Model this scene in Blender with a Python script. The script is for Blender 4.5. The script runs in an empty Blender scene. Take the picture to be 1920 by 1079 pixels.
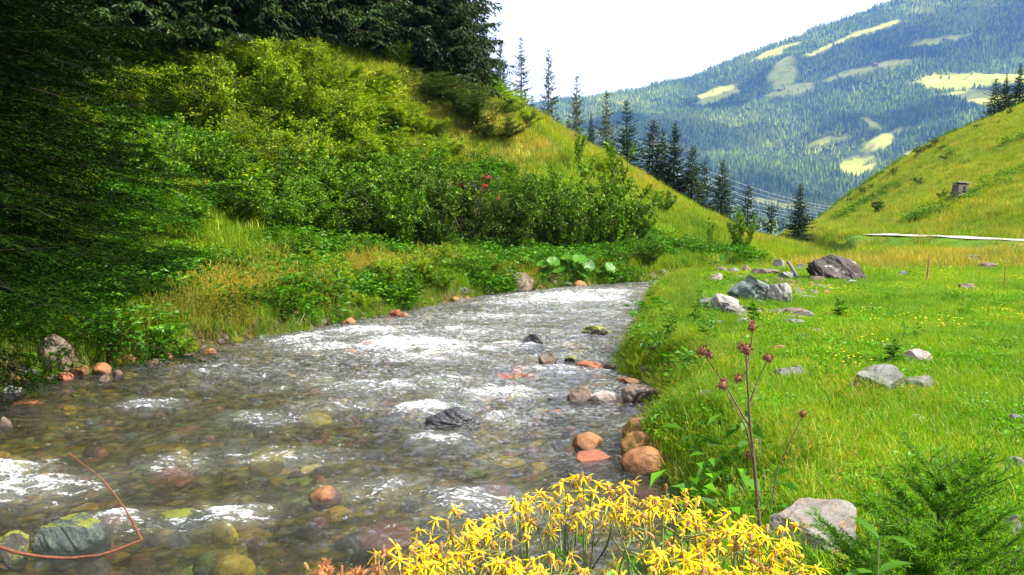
import bpy, math, random
import numpy as np
from mathutils import Vector, Euler

R = math.radians
rng = np.random.default_rng(11)
random.seed(5)
scene = bpy.context.scene
COL = scene.collection

# ------------------------------------------------------------------ camera, sky, sun, exposure
EYE = 2.3            # eye height above the stream's water level
FPX = 1500.0         # focal length in pixels of a 1920 wide picture
PITCH = math.atan(140 / FPX)
cam_d = bpy.data.cameras.new('camera')
cam = bpy.data.objects.new('camera', cam_d)
COL.objects.link(cam)
cam.location = (0, 0, EYE)
cam.rotation_euler = (math.pi / 2 - PITCH, 0, 0)
cam_d.sensor_width = 36
cam_d.lens = 36 * FPX / 1920
cam_d.clip_start = 0.05
cam_d.clip_end = 30000
scene.camera = cam

SUN_EL = R(46)
SUN_AZ = math.atan2(0.88, -0.28)          # clockwise from +Y: the sun stands ahead and to the right
sun_dir = Vector((math.sin(SUN_AZ) * math.cos(SUN_EL), math.cos(SUN_AZ) * math.cos(SUN_EL), math.sin(SUN_EL)))

world = bpy.data.worlds.new('World')
scene.world = world
world.use_nodes = True
wn, wl = world.node_tree.nodes, world.node_tree.links
wn.clear()
w_out = wn.new('ShaderNodeOutputWorld')
w_bg = wn.new('ShaderNodeBackground')
w_sky = wn.new('ShaderNodeTexSky')
w_sky.sky_type = 'NISHITA'
w_sky.sun_disc = False
w_sky.sun_elevation = SUN_EL
w_sky.sun_rotation = SUN_AZ
w_sky.altitude = 1200
w_noise = wn.new('ShaderNodeTexNoise')
w_noise.inputs['Scale'].default_value = 2.2
w_noise.inputs['Detail'].default_value = 5
w_ramp = wn.new('ShaderNodeValToRGB')
w_ramp.color_ramp.elements[0].position = 0.2
w_ramp.color_ramp.elements[0].color = (0.72, 0.72, 0.72, 1)
w_ramp.color_ramp.elements[1].position = 0.6
w_ramp.color_ramp.elements[1].color = (0.97, 0.97, 0.97, 1)
w_mix = wn.new('ShaderNodeMix')
w_mix.data_type = 'RGBA'
w_mix.inputs[7].default_value = (6.2, 6.2, 6.3, 1)       # bright thin cloud
w_bg.inputs['Strength'].default_value = 0.1
w_tc = wn.new('ShaderNodeTexCoord')
wl.new(w_tc.outputs['Generated'], w_noise.inputs['Vector'])
wl.new(w_noise.outputs['Fac'], w_ramp.inputs['Fac'])
wl.new(w_ramp.outputs['Color'], w_mix.inputs[0])
wl.new(w_sky.outputs['Color'], w_mix.inputs[6])
wl.new(w_mix.outputs[2], w_bg.inputs['Color'])
wl.new(w_bg.outputs['Background'], w_out.inputs['Surface'])

sun_l = bpy.data.lights.new('sun', 'SUN')
sun_l.energy = 5.0
sun_l.angle = R(0.6)
sun_l.color = (1.0, 0.95, 0.86)
sun_o = bpy.data.objects.new('sun', sun_l)
COL.objects.link(sun_o)
sun_o.location = (40, 20, 60)
sun_o.rotation_euler = (-sun_dir).to_track_quat('-Z', 'Y').to_euler()

vs = scene.view_settings
vs.view_transform = 'Standard'
vs.look = 'None'
vs.gamma = 1
vs.use_curve_mapping = False
vs.exposure = 1.72
cy = scene.cycles
cy.max_bounces = 7
cy.diffuse_bounces = 3
cy.glossy_bounces = 3
cy.transmission_bounces = 4
cy.transparent_max_bounces = 8
cy.volume_bounces = 1
cy.use_denoising = True
cy.caustics_reflective = False
cy.caustics_refractive = False

# ------------------------------------------------------------------ small numeric helpers
def sstep(a, b, x):
    t = np.clip((x - a) / (b - a), 0, 1)
    return t * t * (3 - 2 * t)

_perm = np.random.default_rng(3).permutation(512)
_perm = np.concatenate([_perm, _perm, _perm])
_ga = np.random.default_rng(4).uniform(0, 2 * np.pi, 512)
_gx, _gy = np.cos(_ga), np.sin(_ga)

def perlin(x, y):
    x = np.asarray(x, float); y = np.asarray(y, float)
    xi = np.floor(x).astype(int); yi = np.floor(y).astype(int)
    xf = x - xi; yf = y - yi
    u = xf * xf * xf * (xf * (xf * 6 - 15) + 10)
    v = yf * yf * yf * (yf * (yf * 6 - 15) + 10)
    def g(ix, iy, dx, dy):
        h = _perm[(_perm[ix & 511] + iy) & 511]
        return _gx[h] * dx + _gy[h] * dy
    n00 = g(xi, yi, xf, yf); n10 = g(xi + 1, yi, xf - 1, yf)
    n01 = g(xi, yi + 1, xf, yf - 1); n11 = g(xi + 1, yi + 1, xf - 1, yf - 1)
    return (n00 * (1 - u) + n10 * u) * (1 - v) + (n01 * (1 - u) + n11 * u) * v * 1.0

def fbm(x, y, oct=4, gain=0.5):
    s = 0; a = 1
    for i in range(oct):
        s = s + a * perlin(x * 2 ** i + 17.3 * i, y * 2 ** i - 9.1 * i)
        a *= gain
    return s

# ------------------------------------------------------------------ terrain
_LB = np.array([(-13, -12), (-11, -4), (-9.4, 2), (-8, 6), (-6.75, 10.4), (-5.8, 11.7), (-4.6, 14.4), (-2.7, 18.2), (-0.2, 23.0),
                (4.6, 27.0), (9, 30), (12, 33.5), (14.5, 39), (17, 47), (20.5, 58), (25, 74), (31, 98), (44, 150), (60, 220)])
_RB = np.array([(-8, -12), (-6.5, -3), (-4, 0.6), (-1.6, 2.5), (0.2, 3.7), (1.15, 5.0), (1.45, 6.4), (1.0, 7.2), (1.45, 8.6), (1.9, 10.1),
                (1.45, 11.9), (2.1, 14.4), (2.9, 18), (4.0, 23.4), (7.0, 26.4), (11, 29.5), (14, 33), (16.6, 39), (19, 47), (22.3, 58), (26.5, 74), (32.5, 98), (46, 150), (62, 220)])
_FT = np.array([(27, -20), (26, 10), (25, 25), (23.4, 34), (22.4, 43), (23, 50), (26, 60), (31, 80), (36, 100), (46, 140), (62, 220)])
_yy = np.linspace(-20, 220, 2401)

def _curve(pts, sig):
    x = np.interp(_yy, pts[:, 1], pts[:, 0])
    k = np.exp(-0.5 * (np.arange(-60, 61) * 0.1 / sig) ** 2); k /= k.sum()
    xp = np.concatenate([x[0] + (np.arange(-60, 0)) * (x[1] - x[0]), x, x[-1] + np.arange(1, 61) * (x[-1] - x[-2])])
    xs = np.convolve(xp, k, 'valid')
    d = np.gradient(xs, 0.1)
    k2 = np.exp(-0.5 * (np.arange(-60, 61) * 0.1 / 1.2) ** 2); k2 /= k2.sum()
    c = 1 / np.sqrt(1 + d * d)
    c = np.convolve(np.pad(c, 60, 'edge'), k2, 'valid')
    return xs, c

XL, CL = _curve(_LB, 0.5)
XR, CR = _curve(_RB, 0.3)
XF, CF = _curve(_FT, 2.0)

def bank_l(x, y):
    return (np.interp(y, _yy, XL) - x) * np.interp(y, _yy, CL) + 0.16 * perlin(x * 0.9, y * 0.9)

def bank_r(x, y):
    return (x - np.interp(y, _yy, XR)) * np.interp(y, _yy, CR) + 0.14 * perlin(x * 1.1 + 40, y * 1.1)

def softplus(x, k):
    return np.where(x > 20 * k, x, k * np.log1p(np.exp(np.clip(x / k, -40, 20))))

def H(x, y):
    x = np.asarray(x, float); y = np.asarray(y, float)
    ul = bank_l(x, y); ur = bank_r(x, y)
    # stream bed
    w = np.minimum(-ul, -ur)
    bed = -0.06 - 0.30 * sstep(0, 1.6, w) + 0.07 * fbm(x * 0.8, y * 0.8, 3) + 0.03 * perlin(x * 4, y * 4)
    # left hill
    up = np.maximum(ul, 0)
    zl = 0.42 * sstep(0, 0.7, up) + 0.10 * up + 0.50 * softplus(up - 3.0, 0.8) - 0.08 * softplus(up - 16, 2)
    zl = zl + (0.30 * fbm(x * 0.22, y * 0.22, 4)) * sstep(0.5, 6, up) + 0.10 * perlin(x * 0.9, y * 0.9) * sstep(0.3, 2, up)
    roll = 55 + np.maximum(0, -x - 3) * 1.2
    zl = zl - 0.75 * softplus(y - roll, 2.5)
    # right meadow and hill
    vp = np.maximum(ur, 0)
    near = np.exp(-(x * x + y * y) / 30)
    zm = 0.50 * sstep(0, 0.8, vp) + 0.10 * sstep(0.5, 4, vp) + 0.12 * near + 0.07 * fbm(x * 0.35 + 9, y * 0.35, 3) * sstep(0.2, 2, vp)
    uf = (x - np.interp(y, _yy, XF)) * np.interp(y, _yy, CF)
    s1 = 0.42 + 0.36 * sstep(50, 105, y)
    fp = softplus(uf, 0.5)
    zm = zm + 0.55 * sstep(-5.5, -2.6, uf) + s1 * fp - (s1 - 0.42) * softplus(fp - 14, 2) \
        + 0.28 * fbm(x * 0.16, y * 0.16, 4) * sstep(0.5, 5, uf)
    zm = zm - 0.7 * softplus(y - 122, 4)
    floor_drop = 0.10 * softplus(y - 84, 6)
    z = np.where(ul > 0, np.maximum(zl, -30), np.where(ur > 0, zm, bed))
    z = np.where(ul > 0, bed * (1 - sstep(0, 0.25, ul)) + z * sstep(0, 0.25, ul), z)
    z = np.where(ur > 0, bed * (1 - sstep(0, 0.25, ur)) + z * sstep(0, 0.25, ur), z)
    return z - floor_drop

def ray(px, py):
    cx = (px - 960) / FPX; cyy = (539.5 - py) / FPX
    d = np.array([cx, math.cos(PITCH) + cyy * math.sin(PITCH), -math.sin(PITCH) + cyy * math.cos(PITCH)])
    return d / d[1]

_ts = np.concatenate([np.linspace(0.8, 40, 900), np.linspace(40.2, 160, 800)])

def ground(px, py, zoff=0.0):
    """where the line of sight through a measured point meets the ground (or the water)"""
    d = ray(px, py)
    z = EYE + d[2] * _ts
    h = np.maximum(H(d[0] * _ts, _ts), 0.0) + zoff
    k = np.argmax(z < h) if np.any(z < h) else len(_ts) - 1
    t = _ts[k]
    return np.array([d[0] * t, t, h[k] - zoff])

def at_depth(px, py, y):
    d = ray(px, py)
    return np.array([d[0] * y, y, EYE + d[2] * y])

def hz(x, y):
    return float(H(np.array([x]), np.array([y]))[0])

# ------------------------------------------------------------------ mesh and object helpers
class MB:
    def __init__(s):
        s.V = []; s.F = []; s.n = 0
    def add(s, V, F, m=0):
        V = np.asarray(V, float).reshape(-1, 3); F = np.asarray(F, int)
        s.V.append(V); s.F.append((F + s.n, m)); s.n += len(V)
    def mesh(s, name, mats, smooth=False):
        V = np.concatenate(s.V)
        loops = np.concatenate([f.ravel() for f, m in s.F])
        tot = np.concatenate([np.full(len(f), f.shape[1]) for f, m in s.F])
        mi = np.concatenate([np.full(len(f), m) for f, m in s.F])
        start = np.concatenate([[0], np.cumsum(tot)[:-1]])
        me = bpy.data.meshes.new(name)
        me.vertices.add(len(V)); me.vertices.foreach_set('co', V.ravel().astype(np.float32))
        me.loops.add(len(loops)); me.loops.foreach_set('vertex_index', loops.astype(np.int32))
        me.polygons.add(len(tot)); me.polygons.foreach_set('loop_start', start.astype(np.int32))
        for m in mats: me.materials.append(m)
        me.polygons.foreach_set('material_index', mi.astype(np.int32))
        me.polygons.foreach_set('use_smooth', np.full(len(tot), bool(smooth)))
        me.update(calc_edges=True)
        return me

def attr(me, name, vals):
    a = me.attributes.new(name, 'FLOAT', 'POINT')
    a.data.foreach_set('value', np.asarray(vals, np.float32))

def ob(name, me, parent=None, loc=(0, 0, 0), rot=(0, 0, 0), sc=(1, 1, 1)):
    o = bpy.data.objects.new(name, me)
    COL.objects.link(o)
    o.location = loc; o.rotation_euler = rot
    o.scale = sc if hasattr(sc, '__len__') else (sc, sc, sc)
    if parent is not None: o.parent = parent
    return o

def tag(o, label=None, cat=None, group=None, kind=None):
    if label: o['label'] = label
    if cat: o['category'] = cat
    if group: o['group'] = group
    if kind: o['kind'] = kind
    return o

def empty(name, loc, rz=0, sc=(1, 1, 1)):
    o = ob(name, None, None, loc, (0, 0, rz), sc)
    o.empty_display_size = 0.2
    return o

def nrm(v):
    return v / np.maximum(np.linalg.norm(v, axis=-1, keepdims=True), 1e-9)

def tube(mb, path, rad, sides=5, m=0, cap=True):
    P = np.asarray(path, float); k = len(P)
    rad = np.broadcast_to(np.asarray(rad, float), (k,))
    T = nrm(np.gradient(P, axis=0))
    ref = np.where(np.abs(T[:, 2:3]) > 0.9, np.array([[1., 0, 0]]), np.array([[0, 0, 1.]]))
    A = nrm(np.cross(T, ref)); Bv = np.cross(T, A)
    an = np.arange(sides) * 2 * np.pi / sides
    V = P[:, None, :] + rad[:, None, None] * (np.cos(an)[None, :, None] * A[:, None, :] + np.sin(an)[None, :, None] * Bv[:, None, :])
    i = np.arange(k - 1)[:, None] * sides; j = np.arange(sides)[None, :]; j2 = (j + 1) % sides
    F = np.stack([i + j, i + j2, i + sides + j2, i + sides + j], -1).reshape(-1, 4)
    mb.add(V, F, m)
    if cap and sides >= 3:
        mb.add(V[-1], [list(range(sides))], m)
        mb.add(V[0], [list(range(sides))[::-1]], m)

def leaves(mb, P, D, N, L, W, m=0, droop=0.15, fold=0.12):
    """one folded, pointed leaf of two triangles per row"""
    P = np.asarray(P, float); D = nrm(np.asarray(D, float)); N = np.asarray(N, float)
    n = len(P); L = np.broadcast_to(L, (n,))[:, None]; W = np.broadcast_to(W, (n,))[:, None]
    S = nrm(np.cross(D, N)); U = np.cross(S, D)
    mid = P + D * L * 0.45
    a = mid + S * W / 2 + U * W * fold; b = mid - S * W / 2 + U * W * fold
    tip = P + D * L - U * L * droop
    V = np.stack([P, a, tip, b], 1)
    o = np.arange(n)[:, None] * 4
    mb.add(V, np.concatenate([o + np.array([[0, 1, 2]]), o + np.array([[0, 2, 3]])]), m)

def rand_dirs(n, r=None):
    v = (r or rng).normal(size=(n, 3))
    return nrm(v)

# ------------------------------------------------------------------ materials
def new_mat(name):
    m = bpy.data.materials.new(name); m.use_nodes = True
    nt = m.node_tree; nt.nodes.clear()
    return m, nt.nodes, nt.links, nt.nodes.new('ShaderNodeOutputMaterial')

def ramp(n, stops):
    r = n.new('ShaderNodeValToRGB'); e = r.color_ramp.elements
    e[0].position, e[0].color = stops[0][0], (*stops[0][1], 1)
    e[1].position, e[1].color = stops[-1][0], (*stops[-1][1], 1)
    for p, c in stops[1:-1]:
        x = e.new(p); x.color = (*c, 1)
    return r

def mixc(n, l, fac, a, b, mode='MIX'):
    x = n.new('ShaderNodeMix'); x.data_type = 'RGBA'; x.blend_type = mode
    for s, v in ((0, fac), (6, a), (7, b)):
        if hasattr(v, 'is_output'): l.new(v, x.inputs[s])
        elif isinstance(v, (int, float)): x.inputs[s].default_value = v
        else: x.inputs[s].default_value = (*v, 1)
    return x.outputs[2]

def math_n(n, l, op, a, b=0.0, clamp=False):
    x = n.new('ShaderNodeMath'); x.operation = op; x.use_clamp = clamp
    for i, v in enumerate((a, b)):
        if hasattr(v, 'is_output'): l.new(v, x.inputs[i])
        else: x.inputs[i].default_value = v
    return x.outputs[0]

def noise_n(n, l, scale, detail=4, rough=0.55, vec=None, dist=0.0):
    x = n.new('ShaderNodeTexNoise')
    x.inputs['Scale'].default_value = scale; x.inputs['Detail'].default_value = detail
    x.inputs['Roughness'].default_value = rough; x.inputs['Distortion'].default_value = dist
    if vec is not None: l.new(vec, x.inputs['Vector'])
    return x.outputs['Fac']

def leaf_mat(name, stops, trans=0.35, var=0.45, gloss=0.012, patch=0.0):
    """foliage: hue varies from leaf to leaf and from plant to plant, light passes through"""
    m, n, l, out = new_mat(name)
    geo = n.new('ShaderNodeNewGeometry'); oi = n.new('ShaderNodeObjectInfo')
    r = ramp(n, stops); l.new(geo.outputs['Random Per Island'], r.inputs['Fac'])
    br = n.new('ShaderNodeMapRange'); l.new(oi.outputs['Random'], br.inputs['Value'])
    br.inputs['To Min'].default_value = 1 - var * 0.5; br.inputs['To Max'].default_value = 1 + var * 0.5
    c = n.new('ShaderNodeVectorMath'); c.operation = 'SCALE'
    l.new(r.outputs['Color'], c.inputs[0]); l.new(br.outputs['Result'], c.inputs['Scale'])
    if patch:   # whole stretches of growth differ: lush, pale, going over
        pn = noise_n(n, l, patch, 4, 0.6, oi.outputs['Location'])
        pc = ramp_out(n, l, pn, [(0.32, (0.55, 0.72, 0.8)), (0.48, (0.95, 1.0, 1.0)), (0.6, (1.25, 1.12, 1.0)), (0.74, (1.6, 1.05, 1.4))])
        pm = mixc(n, l, 1.0, c.outputs[0], pc, 'MULTIPLY')
        c = n.new('ShaderNodeVectorMath'); c.operation = 'SCALE'; c.inputs['Scale'].default_value = 1.0; l.new(pm, c.inputs[0])
    d = n.new('ShaderNodeBsdfDiffuse'); t = n.new('ShaderNodeBsdfTranslucent'); g = n.new('ShaderNodeBsdfGlossy')
    g.inputs['Roughness'].default_value = 0.45; g.inputs['Color'].default_value = (0.9, 0.95, 0.9, 1)
    l.new(c.outputs[0], d.inputs['Color'])
    tc = mixc(n, l, 1.0, c.outputs[0], (1.25, 1.15, 0.6), 'MULTIPLY'); l.new(tc, t.inputs['Color'])
    s1 = n.new('ShaderNodeMixShader'); s1.inputs[0].default_value = trans
    l.new(d.outputs[0], s1.inputs[1]); l.new(t.outputs[0], s1.inputs[2])
    s2 = n.new('ShaderNodeMixShader'); s2.inputs[0].default_value = gloss
    l.new(s1.outputs[0], s2.inputs[1]); l.new(g.outputs[0], s2.inputs[2])
    l.new(s2.outputs[0], out.inputs['Surface'])
    return m

def bark_mat(name, a, b, scale=14):
    m, n, l, out = new_mat(name)
    tc = n.new('ShaderNodeTexCoord')
    f = noise_n(n, l, scale, 5, 0.6, tc.outputs['Object'])
    r = ramp(n, [(0.3, a), (0.7, b)]); l.new(f, r.inputs['Fac'])
    p = n.new('ShaderNodeBsdfPrincipled'); p.inputs['Roughness'].default_value = 0.9
    l.new(r.outputs['Color'], p.inputs['Base Color'])
    bu = n.new('ShaderNodeBump'); bu.inputs['Strength'].default_value = 0.5; bu.inputs['Distance'].default_value = 0.02
    l.new(f, bu.inputs['Height']); l.new(bu.outputs[0], p.inputs['Normal'])
    l.new(p.outputs[0], out.inputs['Surface'])
    return m

def rock_mat(name, a, b, spot=None, spot_amt=0.5, rough=0.8, scale=3.0, moss=0.0, var=0.0, wet=0.0):
    m, n, l, out = new_mat(name)
    tc = n.new('ShaderNodeTexCoord'); oi = n.new('ShaderNodeObjectInfo'); geo = n.new('ShaderNodeNewGeometry')
    add = n.new('ShaderNodeVectorMath'); add.operation = 'ADD'
    off = n.new('ShaderNodeVectorMath'); off.operation = 'SCALE'; off.inputs[0].default_value = (31, 17, 23)
    l.new(oi.outputs['Random'], off.inputs['Scale'])
    l.new(tc.outputs['Object'], add.inputs[0]); l.new(off.outputs[0], add.inputs[1])
    v = add.outputs[0]; scale = scale * 0.45
    f = noise_n(n, l, scale, 8, 0.65, v)
    fine = noise_n(n, l, scale * 14, 4, 0.7, v)
    c = mixc(n, l, math_n(n, l, 'MULTIPLY', math_n(n, l, 'SUBTRACT', f, 0.3), 2.4, True), a, b)
    c = mixc(n, l, 0.75, c, ramp_out(n, l, fine, [(0.3, (0.4, 0.4, 0.4)), (0.7, (1.35, 1.35, 1.35))]), 'MULTIPLY')
    if spot:
        f2 = noise_n(n, l, scale * 1.7, 6, 0.75, v, 0.4)
        k = math_n(n, l, 'MULTIPLY', math_n(n, l, 'SUBTRACT', f2, 1 - spot_amt), 7.0, True)
        c = mixc(n, l, k, c, spot)
    if var:
        hs = n.new('ShaderNodeHueSaturation'); l.new(c, hs.inputs['Color'])
        mr = n.new('ShaderNodeMapRange'); l.new(oi.outputs['Random'], mr.inputs['Value'])
        mr.inputs['To Min'].default_value = 1 - var; mr.inputs['To Max'].default_value = 1 + var
        l.new(mr.outputs['Result'], hs.inputs['Value']); c = hs.outputs['Color']
    if moss:
        sep = n.new('ShaderNodeSeparateXYZ'); l.new(geo.outputs['Normal'], sep.inputs[0])
        k = math_n(n, l, 'ADD', sep.outputs['Z'], math_n(n, l, 'MULTIPLY', math_n(n, l, 'SUBTRACT', f, 0.5), 2.2))
        k = math_n(n, l, 'MULTIPLY', math_n(n, l, 'SUBTRACT', k, 1 - moss), 5.0, True)
        c = mixc(n, l, k, c, ramp_out(n, l, fine, [(0.3, (0.05, 0.07, 0.008)), (0.7, (0.19, 0.2, 0.02))]))
    if name.split('_')[0] in ('orange', 'brown', 'pale', 'mossy', 'wet'):   # splash zone: stone stays wet and dark just above the waterline
        sz = n.new('ShaderNodeSeparateXYZ'); l.new(geo.outputs['Position'], sz.inputs[0])
        wk = math_n(n, l, 'ADD', sz.outputs['Z'], math_n(n, l, 'MULTIPLY', math_n(n, l, 'SUBTRACT', f, 0.5), 0.12))
        wk = math_n(n, l, 'MULTIPLY', math_n(n, l, 'SUBTRACT', 0.10, wk), 14.0, True)
        c = mixc(n, l, math_n(n, l, 'MULTIPLY', wk, 0.85), c, mixc(n, l, 1.0, c, (0.34, 0.32, 0.30), 'MULTIPLY'))
    p = n.new('ShaderNodeBsdfPrincipled'); l.new(c, p.inputs['Base Color'])
    p.inputs['Roughness'].default_value = rough; p.inputs['Specular IOR Level'].default_value = 0.35 + wet * 0.3
    bu = n.new('ShaderNodeBump'); bu.inputs['Strength'].default_value = 0.7; bu.inputs['Distance'].default_value = 0.03
    l.new(math_n(n, l, 'ADD', f, math_n(n, l, 'MULTIPLY', fine, 0.35)), bu.inputs['Height'])
    l.new(bu.outputs[0], p.inputs['Normal']); l.new(p.outputs[0], out.inputs['Surface'])
    return m

def ramp_out(n, l, fac, stops):
    r = ramp(n, stops); l.new(fac, r.inputs['Fac']); return r.outputs['Color']

def plain_mat(name, c, rough=0.7, trans=0.0):
    m, n, l, out = new_mat(name)
    tc = n.new('ShaderNodeTexCoord')
    f = noise_n(n, l, 60, 3, 0.6, tc.outputs['Object'])
    col = mixc(n, l, f, tuple(x * 0.75 for x in c), tuple(min(1, x * 1.2) for x in c))
    p = n.new('ShaderNodeBsdfPrincipled'); p.inputs['Roughness'].default_value = rough
    l.new(col, p.inputs['Base Color'])
    if trans:
        t = n.new('ShaderNodeBsdfTranslucent'); l.new(col, t.inputs['Color'])
        s = n.new('ShaderNodeMixShader'); s.inputs[0].default_value = trans
        l.new(p.outputs[0], s.inputs[1]); l.new(t.outputs[0], s.inputs[2]); l.new(s.outputs[0], out.inputs['Surface'])
    else:
        l.new(p.outputs[0], out.inputs['Surface'])
    return m

M = {}
M['meadow'] = leaf_mat('meadow_grass', [(0, (0.065, 0.18, 0.002)), (0.5, (0.15, 0.30, 0.003)), (0.88, (0.24, 0.35, 0.005)), (0.96, (0.28, 0.28, 0.02)), (1, (0.36, 0.28, 0.08))], 0.45, patch=0.6)
M['bankgrass'] = leaf_mat('bank_grass', [(0, (0.05, 0.16, 0.003)), (0.5, (0.12, 0.25, 0.004)), (0.88, (0.19, 0.30, 0.006)), (1, (0.32, 0.29, 0.05))], 0.45, patch=0.5)
M['drygrass'] = leaf_mat('dry_grass', [(0, (0.12, 0.20, 0.006)), (0.45, (0.24, 0.25, 0.012)), (0.8, (0.36, 0.25, 0.03)), (1, (0.42, 0.30, 0.10))], 0.4, patch=0.4)
M['hillgrass'] = leaf_mat('hill_grass', [(0, (0.065, 0.17, 0.003)), (0.5, (0.16, 0.27, 0.004)), (0.88, (0.26, 0.32, 0.006)), (1, (0.40, 0.27, 0.02))], 0.4, patch=0.22)
M['clover'] = leaf_mat('clover_leaf', [(0, (0.04, 0.17, 0.003)), (1, (0.11, 0.30, 0.005))], 0.35)
M['herb'] = leaf_mat('herb_leaf', [(0, (0.025, 0.10, 0.003)), (1, (0.085, 0.23, 0.006))], 0.35)
M['shrub_yellow'] = leaf_mat('yellow_green_leaf', [(0, (0.08, 0.16, 0.003)), (0.6, (0.21, 0.32, 0.004)), (1, (0.37, 0.43, 0.008))], 0.35)
M['shrub_green'] = leaf_mat('alder_leaf', [(0, (0.03, 0.095, 0.003)), (0.7, (0.09, 0.21, 0.004)), (1, (0.20, 0.31, 0.008))], 0.3)
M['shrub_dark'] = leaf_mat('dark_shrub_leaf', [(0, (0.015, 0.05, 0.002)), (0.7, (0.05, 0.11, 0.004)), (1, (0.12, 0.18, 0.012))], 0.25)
M['rowan'] = leaf_mat('rowan_leaf', [(0, (0.03, 0.07, 0.006)), (1, (0.09, 0.15, 0.012))], 0.3)
M['juniper'] = leaf_mat('juniper_needle', [(0, (0.025, 0.06, 0.004)), (1, (0.08, 0.13, 0.012))], 0.2)
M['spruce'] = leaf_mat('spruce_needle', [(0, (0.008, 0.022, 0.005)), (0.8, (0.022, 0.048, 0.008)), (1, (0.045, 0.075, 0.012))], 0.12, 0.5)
M['spruce_near'] = leaf_mat('shaded_spruce_needle', [(0, (0.003, 0.010, 0.002)), (0.8, (0.010, 0.028, 0.003)), (1, (0.028, 0.06, 0.006))], 0.1, 0.4, 0.0)  # darker copy of the spruce needle, shade put into its colour
M['larch'] = leaf_mat('larch_needle', [(0, (0.035, 0.05, 0.02)), (1, (0.09, 0.10, 0.045))], 0.15)
M['young'] = leaf_mat('young_spruce_needle', [(0, (0.04, 0.16, 0.003)), (0.6, (0.10, 0.28, 0.006)), (1, (0.2, 0.36, 0.015))], 0.45)
M['butterbur'] = leaf_mat('butterbur_leaf', [(0, (0.035, 0.13, 0.005)), (1, (0.07, 0.19, 0.008))], 0.35, 0.3, 0.02)
M['bark'] = bark_mat('spruce_bark', (0.03, 0.02, 0.014), (0.09, 0.06, 0.04))
M['darkbark'] = bark_mat('shaded_bark', (0.012, 0.009, 0.006), (0.04, 0.028, 0.018))  # spruce bark again, darkened so the colour carries the shade
M['greybark'] = bark_mat('grey_bark', (0.06, 0.05, 0.04), (0.15, 0.12, 0.10))
M['stem'] = bark_mat('shrub_bark', (0.035, 0.026, 0.018), (0.10, 0.07, 0.045))

# ------------------------------------------------------------------ ground material
def ground_mat():
    m, n, l, out = new_mat('ground_turf')
    geo = n.new('ShaderNodeNewGeometry'); pos = geo.outputs['Position']
    def A(name):
        a = n.new('ShaderNodeAttribute'); a.attribute_name = name; return a.outputs['Fac']
    big = noise_n(n, l, 0.12, 5, 0.6, pos); mid = noise_n(n, l, 0.7, 6, 0.65, pos); fine = noise_n(n, l, 9, 5, 0.7, pos)
    turf = ramp_out(n, l, mid, [(0.25, (0.03, 0.08, 0.003)), (0.5, (0.07, 0.16, 0.004)), (0.75, (0.12, 0.21, 0.006))])
    hill = ramp_out(n, l, math_n(n, l, 'ADD', math_n(n, l, 'MULTIPLY', big, 0.55), math_n(n, l, 'MULTIPLY', mid, 0.45)),
                    [(0.3, (0.05, 0.11, 0.003)), (0.43, (0.13, 0.21, 0.004)), (0.54, (0.23, 0.28, 0.006)), (0.68, (0.34, 0.25, 0.025))])
    c = mixc(n, l, A('hill'), turf, hill)
    c = mixc(n, l, A('dry'), c, ramp_out(n, l, mid, [(0.3, (0.16, 0.15, 0.02)), (0.7, (0.34, 0.2, 0.045))]))
    c = mixc(n, l, 0.8, c, ramp_out(n, l, fine, [(0.3, (0.45, 0.5, 0.45)), (0.7, (1.35, 1.3, 1.2))]), 'MULTIPLY')
    soil = ramp_out(n, l, fine, [(0.3, (0.025, 0.016, 0.008)), (0.7, (0.09, 0.055, 0.025))])
    c = mixc(n, l, A('soil'), c, soil)
    vo = n.new('ShaderNodeTexVoronoi'); vo.inputs['Scale'].default_value = 7.0; l.new(pos, vo.inputs['Vector'])
    vsep = n.new('ShaderNodeSeparateColor'); l.new(vo.outputs['Color'], vsep.inputs[0])
    peb = ramp_out(n, l, vsep.outputs[0], [(0.1, (0.10, 0.10, 0.02)), (0.4, (0.32, 0.25, 0.02)), (0.62, (0.52, 0.34, 0.02)), (0.85, (0.27, 0.30, 0.13)), (1.0, (0.46, 0.19, 0.03))])
    peb = mixc(n, l, 0.8, peb, ramp_out(n, l, fine, [(0.3, (0.5, 0.5, 0.5)), (0.7, (1.2, 1.2, 1.2))]), 'MULTIPLY')
    peb = mixc(n, l, math_n(n, l, 'MULTIPLY', vo.outputs['Distance'], 1.1, True), peb, (0.02, 0.018, 0.01))
    c = mixc(n, l, A('bed'), c, peb)
    p = n.new('ShaderNodeBsdfPrincipled'); p.inputs['Roughness'].default_value = 0.95
    p.inputs['Specular IOR Level'].default_value = 0.15
    l.new(c, p.inputs['Base Color'])
    bu = n.new('ShaderNodeBump'); bu.inputs['Strength'].default_value = 0.8; bu.inputs['Distance'].default_value = 0.12
    l.new(math_n(n, l, 'ADD', fine, mid), bu.inputs['Height']); l.new(bu.outputs[0], p.inputs['Normal'])
    l.new(p.outputs[0], out.inputs['Surface'])
    return m

def dry_mask(x, y):
    """where the grass has gone straw and orange"""
    n = fbm(x * 0.16 + 3, y * 0.16, 4)
    ul = bank_l(x, y); ur = bank_r(x, y)
    left = sstep(5, 11, ul) * sstep(-0.05, 0.4, n + 0.24) * sstep(-8, 0, x + 0.12 * (y - 30))
    strip = np.exp(-((y - (28.5 + 0.25 * (x - 12))) / 3.2) ** 2) * sstep(8, 11, x) * (ur > 0.3) * sstep(-0.5, 0.3, n + 0.2)
    edge = sstep(32, 46, y) * (ul > 0) * sstep(2, 6, 12 - ul) * 0.5 * sstep(-0.2, 0.3, n)
    return np.clip(left * 0.95 + strip * 0.8 + edge, 0, 1)

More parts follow.
